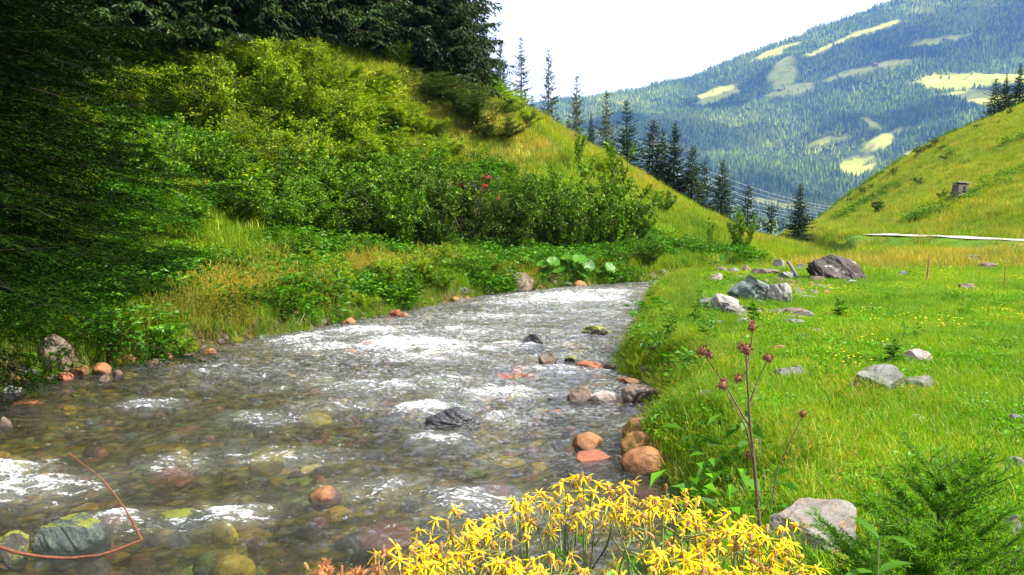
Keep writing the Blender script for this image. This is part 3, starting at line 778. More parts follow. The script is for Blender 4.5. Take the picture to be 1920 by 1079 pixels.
# (px, py of the foot, width px, height px, material, depth/width, facets, label)
ROCKS = [
    (1412, 566, 88, 50, 'green', 0.8, 9, 'large angular grey-green boulder on the gravel bar by the stream'),
    (1465, 570, 52, 42, 'pale', 0.9, 8, 'pale blocky boulder leaning against the grey-green boulder'),
    (1574, 528, 116, 50, 'lichen', 0.7, 7, 'big dark boulder with white lichen at the meadow edge'),
    (1728, 684, 52, 29, 'pink', 0.8, 5, 'rounded pale pink stone alone in the meadow'),
    (1655, 742, 100, 52, 'grey', 0.8, 8, 'flat-topped grey rock with a broken face in the meadow'),
    (1722, 736, 84, 30, 'grey', 0.6, 8, 'low grey slab joined to the flat-topped grey rock'),
    (1486, 714, 64, 26, 'grey', 0.8, 5, 'low greyish stone half sunk in meadow grass by the thistle'),
    (1550, 1042, 190, 88, 'patch', 0.8, 5, 'big grey rock with an orange stain beside the young spruce'),
    (1508, 642, 22, 18, 'brown', 0.9, 5, 'small brown upright stone in short meadow grass'),
    (1531, 628, 24, 11, 'grey', 0.9, 5, 'small grey stone behind the small brown stone'),
    (1665, 656, 28, 11, 'grey', 0.8, 5, 'small blue-grey stone left of the pale pink stone'),
    (1464, 662, 32, 14, 'red', 0.8, 5, 'reddish stone sunk in grass behind the thistle heads'),
    (1728, 795, 34, 16, 'pink', 0.8, 5, 'small pinkish stone on the bare brown patch'),
    (1700, 800, 24, 12, 'brown', 0.8, 5, 'small brown stone on the bare brown patch'),
    (1906, 803, 32, 26, 'grey', 0.8, 6, 'grey stone at the right edge of the meadow'),
    (1910, 885, 36, 30, 'grey', 0.8, 6, 'lower grey stone at the right edge near the young spruce'),
    (1905, 1030, 60, 60, 'grey', 0.8, 6, 'dark grey stone behind the young spruce at the right edge'),
    (1329, 752, 34, 20, 'grey', 0.8, 6, 'grey stone hidden in tall grass on the right bank'),
    (1360, 585, 66, 34, 'pale', 0.8, 8, 'pale slab in front of the grey-green boulder'),
    (1400, 592, 90, 20, 'pale', 0.7, 8, 'long pale slab at the foot of the gravel bar'),
    (1328, 582, 32, 22, 'grey', 0.8, 7, 'small grey block at the stream end of the gravel bar'),
    (1470, 592, 60, 16, 'pale', 0.7, 8, 'flat pale slab below the pale blocky boulder'),
    (1500, 594, 46, 16, 'brown', 0.8, 7, 'brownish flat stone at the grassy end of the gravel bar'),
    (1395, 610, 40, 12, 'pale', 0.7, 7, 'thin pale slab nearest the meadow on the gravel bar'),
    (1347, 612, 28, 12, 'grey', 0.8, 6, 'small bluish stone in front of the gravel bar'),
    (1335, 620, 20, 10, 'pale', 0.8, 6, 'small whitish stone beside the bluish stone'),
    (1466, 504, 28, 18, 'pale', 0.9, 7, 'whitish stone on the rocky bank behind the boulders'),
    (1500, 508, 24, 14, 'grey', 0.9, 7, 'grey stone between the whitish stone and the dark boulder'),
    (1440, 520, 62, 18, 'brown', 0.7, 8, 'flat dark brown slab behind the grey-green boulder'),
    (1402, 513, 26, 16, 'brown', 0.9, 7, 'dark stone left of the flat brown slab'),
    (1378, 515, 26, 14, 'grey', 0.9, 7, 'dark grey stone on the far bank above the gravel bar'),
    (1346, 530, 24, 18, 'pink', 0.9, 6, 'pinkish white stone on the far bank of the bend'),
    (1356, 512, 30, 12, 'brown', 0.9, 7, 'flat brown stone under the butterbur at the bend'),
    (1480, 526, 40, 16, 'grey', 0.8, 7, 'grey slab beside driftwood behind the boulders'),
    (1540, 530, 34, 12, 'brown', 0.8, 7, 'brown stone at the foot of the dark lichen boulder'),
    (1595, 534, 30, 9, 'pale', 0.8, 6, 'small pale stone in front of the dark lichen boulder'),
    (975, 548, 52, 38, 'brown', 0.9, 5, 'rounded brown boulder on the left bank at the waterline'),
    (869, 551, 17, 12, 'grey', 0.9, 5, 'small grey stone on the left bank waterline'),
    (910, 552, 30, 12, 'brown', 0.8, 6, 'dark flat stone left of the rounded brown boulder'),
    (850, 567, 23, 11, 'orange', 0.9, 5, 'small orange stone below the left bank grass'),
    (740, 595, 22, 14, 'red', 0.9, 5, 'rust red stone below the left bank grass'),
    (756, 598, 22, 11, 'orange', 0.9, 5, 'orange stone touching the rust red stone'),
    (652, 612, 28, 16, 'orange', 0.9, 5, 'orange-brown stone under the left bank turf'),
    (678, 622, 26, 12, 'grey', 0.9, 5, 'grey stone at the water beside the left bank turf'),
    (1191, 528, 32, 20, 'pale', 0.9, 6, 'pale round stone on the bank at the head of the pool'),
    (1157, 526, 38, 10, 'grey', 0.8, 7, 'flat grey stone left of the pale round stone'),
    (1222, 526, 26, 16, 'brown', 0.9, 6, 'brown stone right of the pale round stone'),
    (1243, 522, 20, 16, 'grey', 0.9, 6, 'grey stone at the right end of the bank stones'),
    (1088, 541, 28, 15, 'orange', 0.9, 6, 'orange-brown stone on the far bank below the butterbur'),
    (1062, 538, 22, 9, 'grey', 0.9, 6, 'small grey stone on the far bank below the butterbur'),
    (1832, 496, 42, 18, 'moss', 0.9, 6, 'dark mossy boulder far out in the meadow'),
    (1860, 506, 34, 14, 'brown', 0.9, 6, 'brown stone beside the far mossy boulder'),
    (1815, 545, 32, 14, 'brown', 0.9, 5, 'brown stone in the meadow below the far mossy boulder'),
    (1693, 519, 26, 11, 'grey', 0.9, 5, 'low grey stone in orange grass behind the meadow'),
    (1002, 656, 48, 30, 'black', 0.8, 9, 'wet black block standing in the middle of the stream'),
    (1119, 631, 52, 20, 'moss', 0.7, 6, 'low dark stone with yellow moss in the stream'),
    (1028, 690, 38, 28, 'brown', 0.8, 9, 'brown angular stone in the stream below the black block'),
    (1072, 684, 26, 17, 'moss', 0.9, 5, 'small round stone capped with yellow-green moss'),
    (1106, 692, 56, 13, 'red', 0.6, 7, 'flat reddish stone right of the mossy stone'),
    (1022, 706, 34, 9, 'black', 0.7, 7, 'thin black stone just above water below the brown stone'),
    (1130, 714, 40, 8, 'brown', 0.7, 7, 'flat brown stone barely above the water by the right bank'),
    (1180, 722, 48, 12, 'orange', 0.7, 6, 'flat orange stone in shallow water by the right bank'),
    (1090, 757, 54, 32, 'brown', 0.8, 8, 'split brown stone at the left of the bank-side stone row'),
    (1132, 758, 56, 24, 'pink', 0.7, 7, 'pinkish stone in the middle of the bank-side stone row'),
    (1204, 757, 78, 34, 'brown', 0.7, 6, 'long dark brown stone against the right bank grass'),
    (846, 806, 120, 36, 'black', 0.7, 6, 'broad wet dark rock washed over in midstream'),
    (720, 800, 84, 12, 'black', 0.7, 6, 'low wet dark rock left of the washed-over rock'),
    (1045, 782, 40, 11, 'orange', 0.8, 6, 'small orange-brown stone just breaking the water'),
    (1090, 793, 30, 8, 'brown', 0.8, 6, 'small brown stone just breaking the water'),
    (1105, 846, 62, 32, 'orange', 0.8, 5, 'smooth orange stone standing alone in calm water'),
    (1110, 868, 70, 12, 'red', 0.8, 5, 'flat red stone under water below the smooth orange stone'),
    (1205, 826, 76, 40, 'orange', 0.9, 5, 'topmost orange-brown stone of the heap at the right bank'),
    (1196, 862, 62, 50, 'orange', 0.9, 5, 'middle orange stone of the heap at the right bank'),
    (1233, 851, 36, 21, 'orange', 0.9, 5, 'smallest orange stone of the heap at the right bank'),
    (1211, 894, 92, 48, 'orange', 0.9, 5, 'lowest and largest orange stone of the heap with a pale top'),
    (1060, 707, 50, 10, 'black', 0.7, 8, 'flat black wet stone right of the red twigs'), (1152, 694, 46, 10, 'brown', 0.7, 8, 'flat brown wet stone left of the overhanging bank'),
    (1165, 738, 52, 14, 'black', 0.7, 8, 'flat black wet stone behind the pinkish stone'), (1120, 733, 40, 9, 'brown', 0.7, 8, 'thin brown wet stone behind the split stone'),
    (1048, 760, 44, 10, 'black', 0.7, 8, 'flat black wet stone left of the split stone'), (1216, 702, 40, 16, 'brown', 0.8, 8, 'brown stone wedged under the right bank turf'),
    (1180, 776, 40, 9, 'black', 0.7, 8, 'thin dark stone below the bank-side stone row'), (940, 700, 44, 9, 'black', 0.7, 8, 'thin black stone left of the red twigs'),
    (1235, 655, 34, 18, 'brown', 0.8, 8, 'brown stone at the foot of the overhanging weed'), (1160, 870, 30, 14, 'brown', 0.8, 6, 'small brown stone left of the orange heap'),
    (690, 655, 42, 14, 'orange', 0.8, 5, 'flat orange stone in the white riffle'),
    (655, 668, 32, 12, 'orange', 0.8, 5, 'small orange stone left of the white riffle'),
    (604, 950, 64, 32, 'orange', 0.8, 5, 'wet orange stone breaking the water in the lower stream'),
    (120, 1046, 135, 62, 'mossy', 0.8, 9, 'large grey-green rock at the lower left with moss'),
    (10, 1062, 80, 60, 'moss', 0.8, 6, 'mossy rock at the lower left corner'),
    (330, 992, 110, 26, 'moss', 0.7, 7, 'dark flat rock just above water near the broken branch'),
    (90, 690, 66, 64, 'brown', 0.9, 6, 'tall dark boulder in shade under the spruce'),
    (186, 706, 36, 24, 'orange', 0.9, 5, 'brightest orange stone on the shaded left shore'),
    (145, 704, 34, 18, 'orange', 0.9, 5, 'orange stone left of the brightest one on the shaded shore'),
    (118, 716, 30, 18, 'red', 0.9, 5, 'reddish stone on the shaded shore below the tall boulder'),
    (193, 724, 22, 18, 'brown', 0.9, 5, 'small dull stone at the water on the shaded shore'),
    (218, 710, 20, 16, 'brown', 0.9, 5, 'small brown stone right of the orange shore stones'),
    (236, 684, 34, 22, 'red', 0.9, 5, 'dull red stone in deep shade under the spruce'),
    (285, 690, 34, 16, 'brown', 0.9, 5, 'brown stone in deep shade at the waterline'),
    (312, 678, 22, 14, 'orange', 0.9, 5, 'small orange stone under the shaded turf edge'),
    (388, 668, 28, 14, 'orange', 0.9, 5, 'orange stone at the waterline below the fern clump'),
    (350, 672, 26, 10, 'brown', 0.9, 5, 'flat brown stone at the waterline below the fern clump'),
    (20, 745, 42, 22, 'pale', 0.9, 5, 'pale stone at the left edge of the shore'),
    (38, 772, 62, 16, 'orange', 0.8, 6, 'flat orange slab in the shallows at the left edge'),
    (8, 812, 22, 30, 'brown', 0.9, 5, 'dark stone cut by the left edge of the picture'),
    (48, 704, 40, 14, 'grey', 0.9, 6, 'grey stone in shade below the tall boulder'),
    (95, 716, 26, 12, 'brown', 0.9, 5, 'brown stone between grey and reddish shore stones'),
]
for i, (px, py, w, h, mt, dw, cuts, lab) in enumerate(ROCKS):
    p = ground(px, py)
    sc = p[1] / FPX
    W = w * sc / 2; Hh = h * sc * 1.0
    sub = 5 if w > 100 else 4 if w > 24 else 3
    low = mt in ('grey', 'green', 'pale', 'black', 'lichen')
    me = rock_mesh('stone', RM[mt], 100 + i, sub, cuts + (6 if low else 1 if mt == 'orange' else 3), 0.14 if low else 0.10, 0.42 if low else 0.66 if mt == 'orange' else 0.55, mt in ('orange', 'red', 'yellow'))
    base = max(p[2], -0.02)
    hz2 = Hh * 0.72
    o = ob('boulder' if w > 45 else 'stone', me, None, (p[0], p[1] + W * dw * 0.7, base + Hh * 0.95 - hz2), (rng.normal(0, 0.08), rng.normal(0, 0.08), rng.uniform(-0.5, 0.5)), (W, W * dw, hz2))
    if mt == 'lichen':
        o.rotation_euler = (0, 0.22, 0.1)
    tag(o, lab, 'rock')

for i in range(26):
    px, py = (rng.uniform(1310, 1520), rng.uniform(545, 612)) if i < 16 else (rng.uniform(1290, 1540), rng.uniform(500, 532))
    p = ground(px, py); W = rng.uniform(0.07, 0.2)
    me = rock_mesh('rubble', RM[['pale', 'grey', 'brown', 'pale'][i % 4]], 1200 + i, 3, 12, 0.14, 0.42)
    tag(ob('stone', me, None, (p[0], p[1], p[2] + W * 0.15), (0, 0, rng.uniform(0, 6.28)), (W, W * 0.75, W * rng.uniform(0.3, 0.6))), 'small rubble stone scattered about the gravel bar and bend', 'rock', 'rubble around the gravel bar')

# submerged cobbles
bed_meshes = [rock_mesh('cobble', RM[m_], 300 + k, 3, 9, 0.12, 0.45) for k, m_ in enumerate(['bed', 'bedg', 'bed', 'bed', 'brown', 'bed', 'bedg', 'yellow', 'brown', 'bedg', 'bed', 'red'])]
cnt = 0; tries = 0; placed = []
while cnt < 290 and tries < 8000:
    tries += 1
    y = rng.uniform(4.2, 17) if rng.random() < 0.85 else rng.uniform(17, 27); x = rng.uniform(-8.5, 5)
    if abs(x) > y * 0.7: continue
    if max(bank_l(np.array([x]), np.array([y]))[0], bank_r(np.array([x]), np.array([y]))[0]) > -0.12: continue
    s = rng.uniform(0.05, 0.17) * (1 if rng.random() < 0.85 else 1.7)
    if any((x - a) ** 2 + (y - c) ** 2 < (s + d) ** 2 * 0.7 for a, c, d in placed): continue
    placed.append((x, y, s)); cnt += 1
    zb = hz(x, y); hh = min(s * rng.uniform(0.3, 0.5), 0.6 * max(0.04, -zb))
    o = ob('cobble', bed_meshes[rng.integers(len(bed_meshes))], None, (x, y, zb + hh * 0.15), (0, 0, rng.uniform(0, 6.28)), (s, s * rng.uniform(0.65, 1), hh))
    tag(o, 'rounded cobble lying under the water on the stream bed', 'rock', 'cobbles on the stream bed')
# named bed stones that catch the eye
for px, py, w, mt, lab in [(500, 850, 72, 'yellow', 'bright yellow stone under water in midstream left'), (335, 838, 46, 'yellow', 'yellow stone under water near the left shallows'),
                           (590, 772, 66, 'yellow', 'ochre stone under water in the middle of the stream'), (320, 875, 84, 'red', 'dark red flat stone under water left of centre'),
                           (440, 1040, 80, 'yellow', 'mustard stone under water near the bottom edge'), (385, 1035, 50, 'bedg', 'olive stone under water near the bottom edge'),
                           (420, 975, 56, 'yellow', 'pale ochre stone under water right of the broken branch'), (30, 855, 50, 'yellow', 'greenish yellow stone under water at the left edge'),
                           (490, 790, 36, 'pale', 'pale stone under water in the middle of the stream'), (265, 1035, 60, 'orange', 'orange stone under water below the broken branch'),
                           (480, 1005, 40, 'orange', 'amber stone under water near the bottom edge'), (920, 905, 90, 'red', 'brownish red stone under water before the yellow flowers'),
                           (880, 785, 60, 'bed', 'brown stone under water beside the washed-over rock'), (720, 980, 110, 'red', 'rust coloured slab under water behind the withered stalks')]:
    d = ray(px, py); t = (EYE - 0.0) / -d[2]; x, y = d[0] * t, t; s = w * y / FPX / 2
    me = rock_mesh('bed_stone', RM[mt], 500 + px, 3, 5, 0.07, 0.7)
    o = ob('bed_stone', me, None, (x, y, -0.12), (0, 0, rng.uniform(-.4, .4)), (s, s * 0.75, 0.11))
    tag(o, lab, 'rock')

# ------------------------------------------------------------------ gravel road
def road():
    pts = np.array([(23.6, 20), (22.6, 26), (21.9, 31), (21.3, 35), (20.7, 38.5), (20.4, 41), (20.3, 43), (20.5, 45)], float)
    t = np.linspace(0, 1, 90); k = np.linspace(0, 1, len(pts))
    c = np.stack([np.interp(t, k, pts[:, 0]), np.interp(t, k, pts[:, 1])], 1)
    for _ in range(6): c[1:-1] = (c[:-2] + 2 * c[1:-1] + c[2:]) / 4
    T = nrm(np.gradient(c, axis=0)); N = np.stack([T[:, 1], -T[:, 0]], 1)
    offs = np.linspace(-0.85, 0.85, 7)
    P = c[:, None, :] + offs[None, :, None] * N[:, None, :]
    z = np.maximum.reduce([H(P[..., 0], P[..., 1]), np.repeat(H(c[:, 0], c[:, 1])[:, None], 7, 1)]) + 0.02 + 0.02 * np.cos(offs / 0.85 * 1.5)
    V = np.concatenate([P, z[..., None]], -1).reshape(-1, 3)
    i = np.arange(89)[:, None] * 7 + np.arange(6)[None]
    b = MB(); b.add(V, np.stack([i, i + 1, i + 8, i + 7], -1).reshape(-1, 4))
    m, n, l, out = new_mat('road_gravel')
    geo = n.new('ShaderNodeNewGeometry')
    f = noise_n(n, l, 6, 6, 0.7, geo.outputs['Position'])
    p = n.new('ShaderNodeBsdfPrincipled'); p.inputs['Roughness'].default_value = 0.95
    l.new(ramp_out(n, l, f, [(0.3, (0.20, 0.18, 0.15)), (0.7, (0.36, 0.33, 0.28))]), p.inputs['Base Color']); l.new(p.outputs[0], out.inputs['Surface'])
    tag(ob('gravel_road', b.mesh('gravel_road', [m], True)), 'pale gravel road along the foot of the right slope', kind='structure')
road()

# ------------------------------------------------------------------ hut on the right slope
def hut():
    p = ground(1803, 377)
    s = p[1] / FPX
    W = 20 * s; Hh = 36 * s; D = W * 0.75
    root = empty('wooden_hut', (p[0], p[1] + 0.2, p[2] - 0.02), R(14))
    wood = bark_mat('weathered_boards', (0.06, 0.045, 0.04), (0.15, 0.115, 0.10), 9); dark = plain_mat('dark_opening', (0.012, 0.01, 0.01), 0.9)
    rf = bark_mat('grey_shingle', (0.16, 0.15, 0.15), (0.30, 0.29, 0.29), 6)
    def box(c, d):
        V = np.array([(sx, sy, sz) for sx in (-.5, .5) for sy in (-.5, .5) for sz in (-.5, .5)]) * d + np.array(c)
        b = MB(); b.add(V, [(0, 1, 3, 2), (4, 6, 7, 5), (0, 4, 5, 1), (2, 3, 7, 6), (0, 2, 6, 4), (1, 5, 7, 3)]); return b
    nb = 7; bw = W / nb
    for k in range(nb):
        hh = Hh * (0.86 + 0.012 * (k % 3)); x = -W / 2 + (k + .5) * bw
        if k in (3, 4):   # boards around the look-out opening
            ob('board', box((x, -D / 2, Hh * 0.26), (bw * 0.93, 0.03, Hh * 0.52)).mesh('board', [wood]), root)
            ob('board', box((x, -D / 2, Hh * 0.80), (bw * 0.93, 0.03, Hh * 0.14)).mesh('board', [wood]), root)
        else:
            ob('board', box((x, -D / 2 + 0.004 * (k % 2), hh / 2), (bw * 0.93, 0.03, hh)).mesh('board', [wood]), root)
        ob('board', box((-W / 2 + 0.0, -D / 2 + (k + .5) * D / nb, Hh * 0.43), (0.03, D / nb * 0.93, Hh * 0.86)).mesh('board', [wood]), root)
        ob('board', box((W / 2, -D / 2 + (k + .5) * D / nb, Hh * 0.43), (0.03, D / nb * 0.93, Hh * 0.86)).mesh('board', [wood]), root)
        ob('board', box((x, D / 2, Hh * 0.43), (bw * 0.93, 0.03, Hh * 0.86)).mesh('board', [wood]), root)
    op = ob('opening', box((W * 0.07, -D / 2 + 0.05, Hh * 0.63), (bw * 2.1, 0.02, Hh * 0.24)).mesh('opening', [dark]), root)  # near-black panel stands in for the unlit inside of the hut
    ob('sill', box((W * 0.07, -D / 2 - 0.03, Hh * 0.53), (bw * 2.4, 0.07, 0.03)).mesh('sill', [wood]), op)
    r = ob('roof', box((0, 0, 0), (W * 1.3, D * 1.25, 0.05)).mesh('roof', [rf]), root, (0, -D * .04, Hh * 0.93), (R(-5), R(3), 0))
    for y in (-D / 2, D / 2):
        b = MB(); tube(b, [(-W * 0.78, y, -0.1), (-W * 0.5, y, Hh * 0.8)], 0.035, 6)
        ob('prop', b.mesh('prop', [wood]), root)
    tag(root, 'small weathered wooden lookout hut on the right grassy slope', 'hut')
hut()

# ------------------------------------------------------------------ power lines over the main valley
wire = plain_mat('aluminium_wire', (0.6, 0.56, 0.57), 0.4)
def power_lines():
    for k in range(7):
        a = at_depth(1340 - 10 * (k % 3), 328 + 8.4 * k, 190 + 3 * (k % 3)); c = at_depth(1506, 380 + 6.0 * k, 240 + 4 * (k % 3))
        d = c - a; a2 = a - d * 0.6; c2 = c + d * 0.6
        t = np.linspace(0, 1, 40)
        P = a2 + (c2 - a2) * t[:, None]; P[:, 2] += ((t - 0.5) ** 2 - 0.025) * 9.0
        b = MB(); tube(b, P, 0.03, 4)
        names = ['topmost', 'second', 'third', 'fourth', 'fifth', 'sixth', 'lowest']
        tag(ob('power_line', b.mesh('power_line', [wire])), f'{names[k]} of the pale power lines strung across the valley gap', 'cable', 'power lines across the valley gap')
power_lines()

# ------------------------------------------------------------------ conifers
def conifer(kind, seed, Ht, spread, start=0.04, step=0.24, per=7, twigs=11, droop=0.35, mat='spruce', barkm='bark', tw=0.05, gap=0.0, fine=False, spray=False):
    r = np.random.default_rng(seed)
    bt = MB()
    zz = np.linspace(0, Ht, 12); wob = np.cumsum(r.normal(0, 0.012 * Ht / 12, (12, 2)), 0)
    path = np.column_stack([wob, zz]); tube(bt, path, 0.013 * Ht * (1 - zz / Ht * 0.95) + 0.006, 7)
    bc = MB()
    TP, TD, TN, TL, TW = [], [], [], [], []
    z = start * Ht
    while z < Ht * 0.985:
        f = z / Ht
        Lm = spread * (1 - f) ** 0.8 * (0.35 + 0.65 * min(1, (f + 0.02) / 0.12) if start < 0.02 else 1) + 0.06 * Ht * 0.2
        nbr = max(3, int(per * (0.6 + 0.4 * (1 - f))))
        a0 = r.uniform(0, 6.28)
        for k in range(nbr):
            if r.random() < gap: continue
            a = a0 + k * 6.283 / nbr + r.normal(0, 0.22)
            L = Lm * r.uniform(0.6, 1.15)
            dirh = np.array([math.cos(a), math.sin(a), 0])
            t = np.linspace(0, 1, 6)
            el = (0.55 * f - droop * (1 - f) * r.uniform(0.6, 1.3))
            zoff = L * (el * t - droop * 0.35 * t * t + droop * 0.45 * t ** 3.5)
            base = np.array([np.interp(z, zz, wob[:, 0]), np.interp(z, zz, wob[:, 1]), z + r.uniform(-.3, .3) * step])
            P = base + dirh * (L * t)[:, None] + np.column_stack([np.zeros(6), np.zeros(6), zoff])
            tube(bc, P, (0.004 * Ht * 0.35 + 0.006 * L) * (0.22 if fine else 1) * (1 - t * 0.85), 3, 1, False)
            nt = max(3, int(twigs * (0.4 + 0.6 * L / max(spread, 0.01))))
            tt = np.linspace(0.12, 1, nt)
            for sgn in (-1, 1):
                q = np.column_stack([np.interp(tt, t, P[:, i]) for i in range(3)])
                side = np.cross(dirh, [0, 0, 1]) * sgn
                ln = L * (0.42 * (1 - tt) + 0.13) * r.uniform(0.65, 1.25, nt)
                D = dirh * 0.75 + side * r.uniform(0.55, 1.0, nt)[:, None] + np.array([0, 0, 1]) * r.uniform(-0.30 if fine else -0.65, 0.05, nt)[:, None]
                TP.append(q); TD.append(nrm(D)); TL.append(ln)
            TP.append(P[-1:]); TD.append(nrm((P[-1] - P[-2])[None])); TL.append(np.array([L * 0.15]))
        z += step * r.uniform(0.75, 1.25) * (0.7 + 0.5 * (1 - f))
    TP = np.concatenate(TP); TD = np.concatenate(TD); TL = np.concatenate(TL); n = len(TP)
    if spray:
        for g in range(4):
            u = 0.15 + 0.8 * g / 3.6
            for sgn in (-1, 1):
                sp = TP + TD * (TL * u)[:, None] - np.array([0, 0, 1.0]) * (TL * 0.16 * u * u)[:, None]
                sd = nrm(TD * 0.9 + np.cross(TD, [0, 0, 1]) * sgn * r.uniform(0.4, 0.9, n)[:, None] + r.normal(0, 0.2, (n, 3)) + np.array([0, 0, -0.45]))
                leaves(bc, sp, sd, nrm(np.array([0, 0, 1.0]) + r.normal(0, 0.5, (n, 3))), np.minimum(TL * 0.5, 0.38) * r.uniform(0.6, 1.2, n), tw * r.uniform(0.6, 1.3, n), 0, 0.2, -0.2)
    elif not fine:
        N = nrm(np.array([0, 0, 1.0]) + r.normal(0, 0.4, (n, 3)))
        leaves(bc, TP, TD, N, TL, tw * (0.7 + 0.6 * r.random(n)) + TL * 0.10, 0, 0.12, -0.25)
        leaves(bc, TP + TD * TL[:, None] * 0.1, nrm(TD + r.normal(0, 0.35, (n, 3))), rand_dirs(n, r), TL * 0.75, tw * 0.8 + TL * 0.06, 0, 0.2, -0.2)
        # hanging sprays under the twigs
        leaves(bc, TP + TD * TL[:, None] * 0.4, nrm(TD * 0.5 + np.array([0, 0, -0.8]) + r.normal(0, 0.2, (n, 3))), rand_dirs(n, r), TL * 0.5, tw * 0.9, 0, 0.1, 0.1)
    else:
        # twig > side shoots > needles
        hi = TP[:, 2] > 7.5          # far above the bank: coarse sprays are enough
        for g in range(5):
            u = 0.12 + 0.88 * g / 5
            for sgn in (-1, 1):
                sp = TP + TD * (TL * u)[:, None] + np.array([0, 0, -1.0]) * (TL * 0.14 * u * u)[:, None]
                sd = nrm(TD + np.cross(TD, [0, 0, 1]) * sgn * r.uniform(0.5, 0.9, n)[:, None] + r.normal(0, 0.10, (n, 3)) + np.array([0, 0, -0.12]))
                sl = np.minimum(TL * 0.45 * (1.1 - u), 0.20) + 0.03
                leaves(bc, sp, sd, nrm(np.array([0, 0, 1.0]) + r.normal(0, 0.2, (n, 3))), sl, np.where(hi, 0.07, 0.02), 0, 0.1, -0.2)
                lo_ = ~hi; m_ = int(lo_.sum())
                for h in range(3):
                    for s2 in (-1, 1):
                        q = (sp + sd * (sl * (0.15 + 0.3 * h))[:, None])[lo_]
                        nd = nrm(sd[lo_] * 0.6 + np.cross(sd[lo_], [0, 0, 1]) * s2 * 1.0 + r.normal(0, 0.3, (m_, 3)) + np.array([0, 0, -0.15]))
                        leaves(bc, q, nd, nrm(np.array([0, 0, 1.0]) + r.normal(0, 0.3, (m_, 3))), 0.03 + 0.03 * r.random(m_), 0.016, 0, 0.0, 0.0)
    return bt.mesh(kind + '_trunk', [M[barkm]], True), bc.mesh(kind + '_crown', [M[mat], M[barkm]])

SP = [conifer('spruce', 21 + k, 10, 1.7 + 0.25 * k, 0.03 + 0.03 * (k % 3), 0.24 + 0.05 * (k % 3), 8 - k % 2, 11, 0.22 + 0.08 * k, gap=0.06 + 0.09 * (k % 3)) for k in range(5)]
SPS = [conifer('small_spruce', 31 + k, 5, 1.1 + 0.17 * k, 0.03, 0.18 + 0.04 * (k % 2), 7, 9, 0.10 + 0.05 * k, tw=0.05, gap=0.05 + 0.07 * (k % 3)) for k in range(4)]
SPF = [conifer('forest_spruce', 51 + k, 15, 2.9 + 0.3 * k, 0.05, 0.34, 8, 11, 0.30, tw=0.085, gap=0.05, spray=True) for k in range(2)]
LA = [conifer('larch', 41 + k, 10, 1.8, 0.06, 0.27, 6, 9, 0.2, 'larch', 'greybark', tw=0.06, gap=0.12) for k in range(3)]

def put_tree(protos, k, x, y, ztop, label, group=None, name='spruce_tree', wide=1.0, sink=0.15, href=10.0, cat='tree'):
    zb = hz(x, y) - sink
    h = (ztop - zb) / href
    root = empty(name, (x, y, zb), rng.uniform(0, 6.28), (h * wide, h * wide, h))
    tr, cr = protos[k % len(protos)]
    root.rotation_euler.x = rng.normal(0, 0.02); root.rotation_euler.y = rng.normal(0, 0.02)
    ob('trunk', tr, root); ob('crown', cr, root)
    tag(root, label, cat, group)
    return root

GROW = 'trees along the crest of the left spur'
for px, top, d, kind, wide, lab in [
    (913, 36, 56, 'S', 0.9, 'slender dark spruce at the right edge of the forest'), (938, 76, 58, 'S', 0.85, 'dark narrow spruce just right of the forest edge'),
    (978, 66, 60, 'L', 1.05, 'tallest thin larch against the white sky on the crest'), (1031, 88, 62, 'L', 0.85, 'slim bare-looking larch second along the crest'),
    (1081, 135, 64, 'L', 0.85, 'slim larch third along the crest beside the blue mountain'), (1108, 214, 54, 's', 1, 'small dark spruce between two larches on the crest'),
    (1141, 168, 66, 'L', 1.1, 'greenish larch in front of the blue mountain'), (1181, 188, 60, 'S', 1.3, 'broad dark spruce right of the greenish larch'),
    (1224, 222, 60, 'S', 1.3, 'dark spruce in the middle of the descending crest row'), (1240, 240, 62, 's', 1, 'smaller spruce pressed behind the middle crest spruce'),
    (1265, 230, 59, 'S', 1.3, 'tall dark spruce right of the middle crest spruce'), (1298, 270, 58, 'S', 1.3, 'dark spruce lower down the crest row'),
    (1321, 298, 60, 's', 1.0, 'slight spruce between two larger ones low on the crest'), (1353, 298, 56, 'S', 1.25, 'full dark spruce near the lower end of the crest'),
    (1401, 344, 58, 's', 1.2, 'short spruce crossing the power lines'), (1451, 378, 70, 's', 1.1, 'small spruce standing low in the valley gap'),
    (1500, 344, 62, 's', 1.45, 'bushy wide spruce standing alone in the valley gap'),
    (958, 190, 54, 's', 1.6, 'low dark spruce under the tallest larch'), (1000, 185, 56, 's', 1.5, 'low bushy spruce between the first two larches'),
    (1045, 215, 56, 's', 1.7, 'low dark spruce under the second larch'), (1065, 222, 55, 's', 1.6, 'low dark spruce left of the third larch')]:
    p = at_depth(px, top, d)
    put_tree({'S': SP, 's': SPS, 'L': LA}[kind], int(px), p[0], p[1], p[2], lab, GROW, 'larch_tree' if kind == 'L' else 'spruce_tree', wide, 0.2, 5.0 if kind == 's' else 10.0)
for px, top, base, lab in [(1867, 146, 205, 'left spruce of the three on the right ridge'), (1888, 138, 196, 'middle spruce of the three on the right ridge'), (1916, 118, 186, 'right spruce of the three on the right ridge')]:
    d = 96; p = at_depth(px, top, d)
    put_tree(SPS, px, p[0], p[1], p[2], lab, 'spruces on the right ridge', 'spruce_tree', 1.25, 0.4, 5.0)

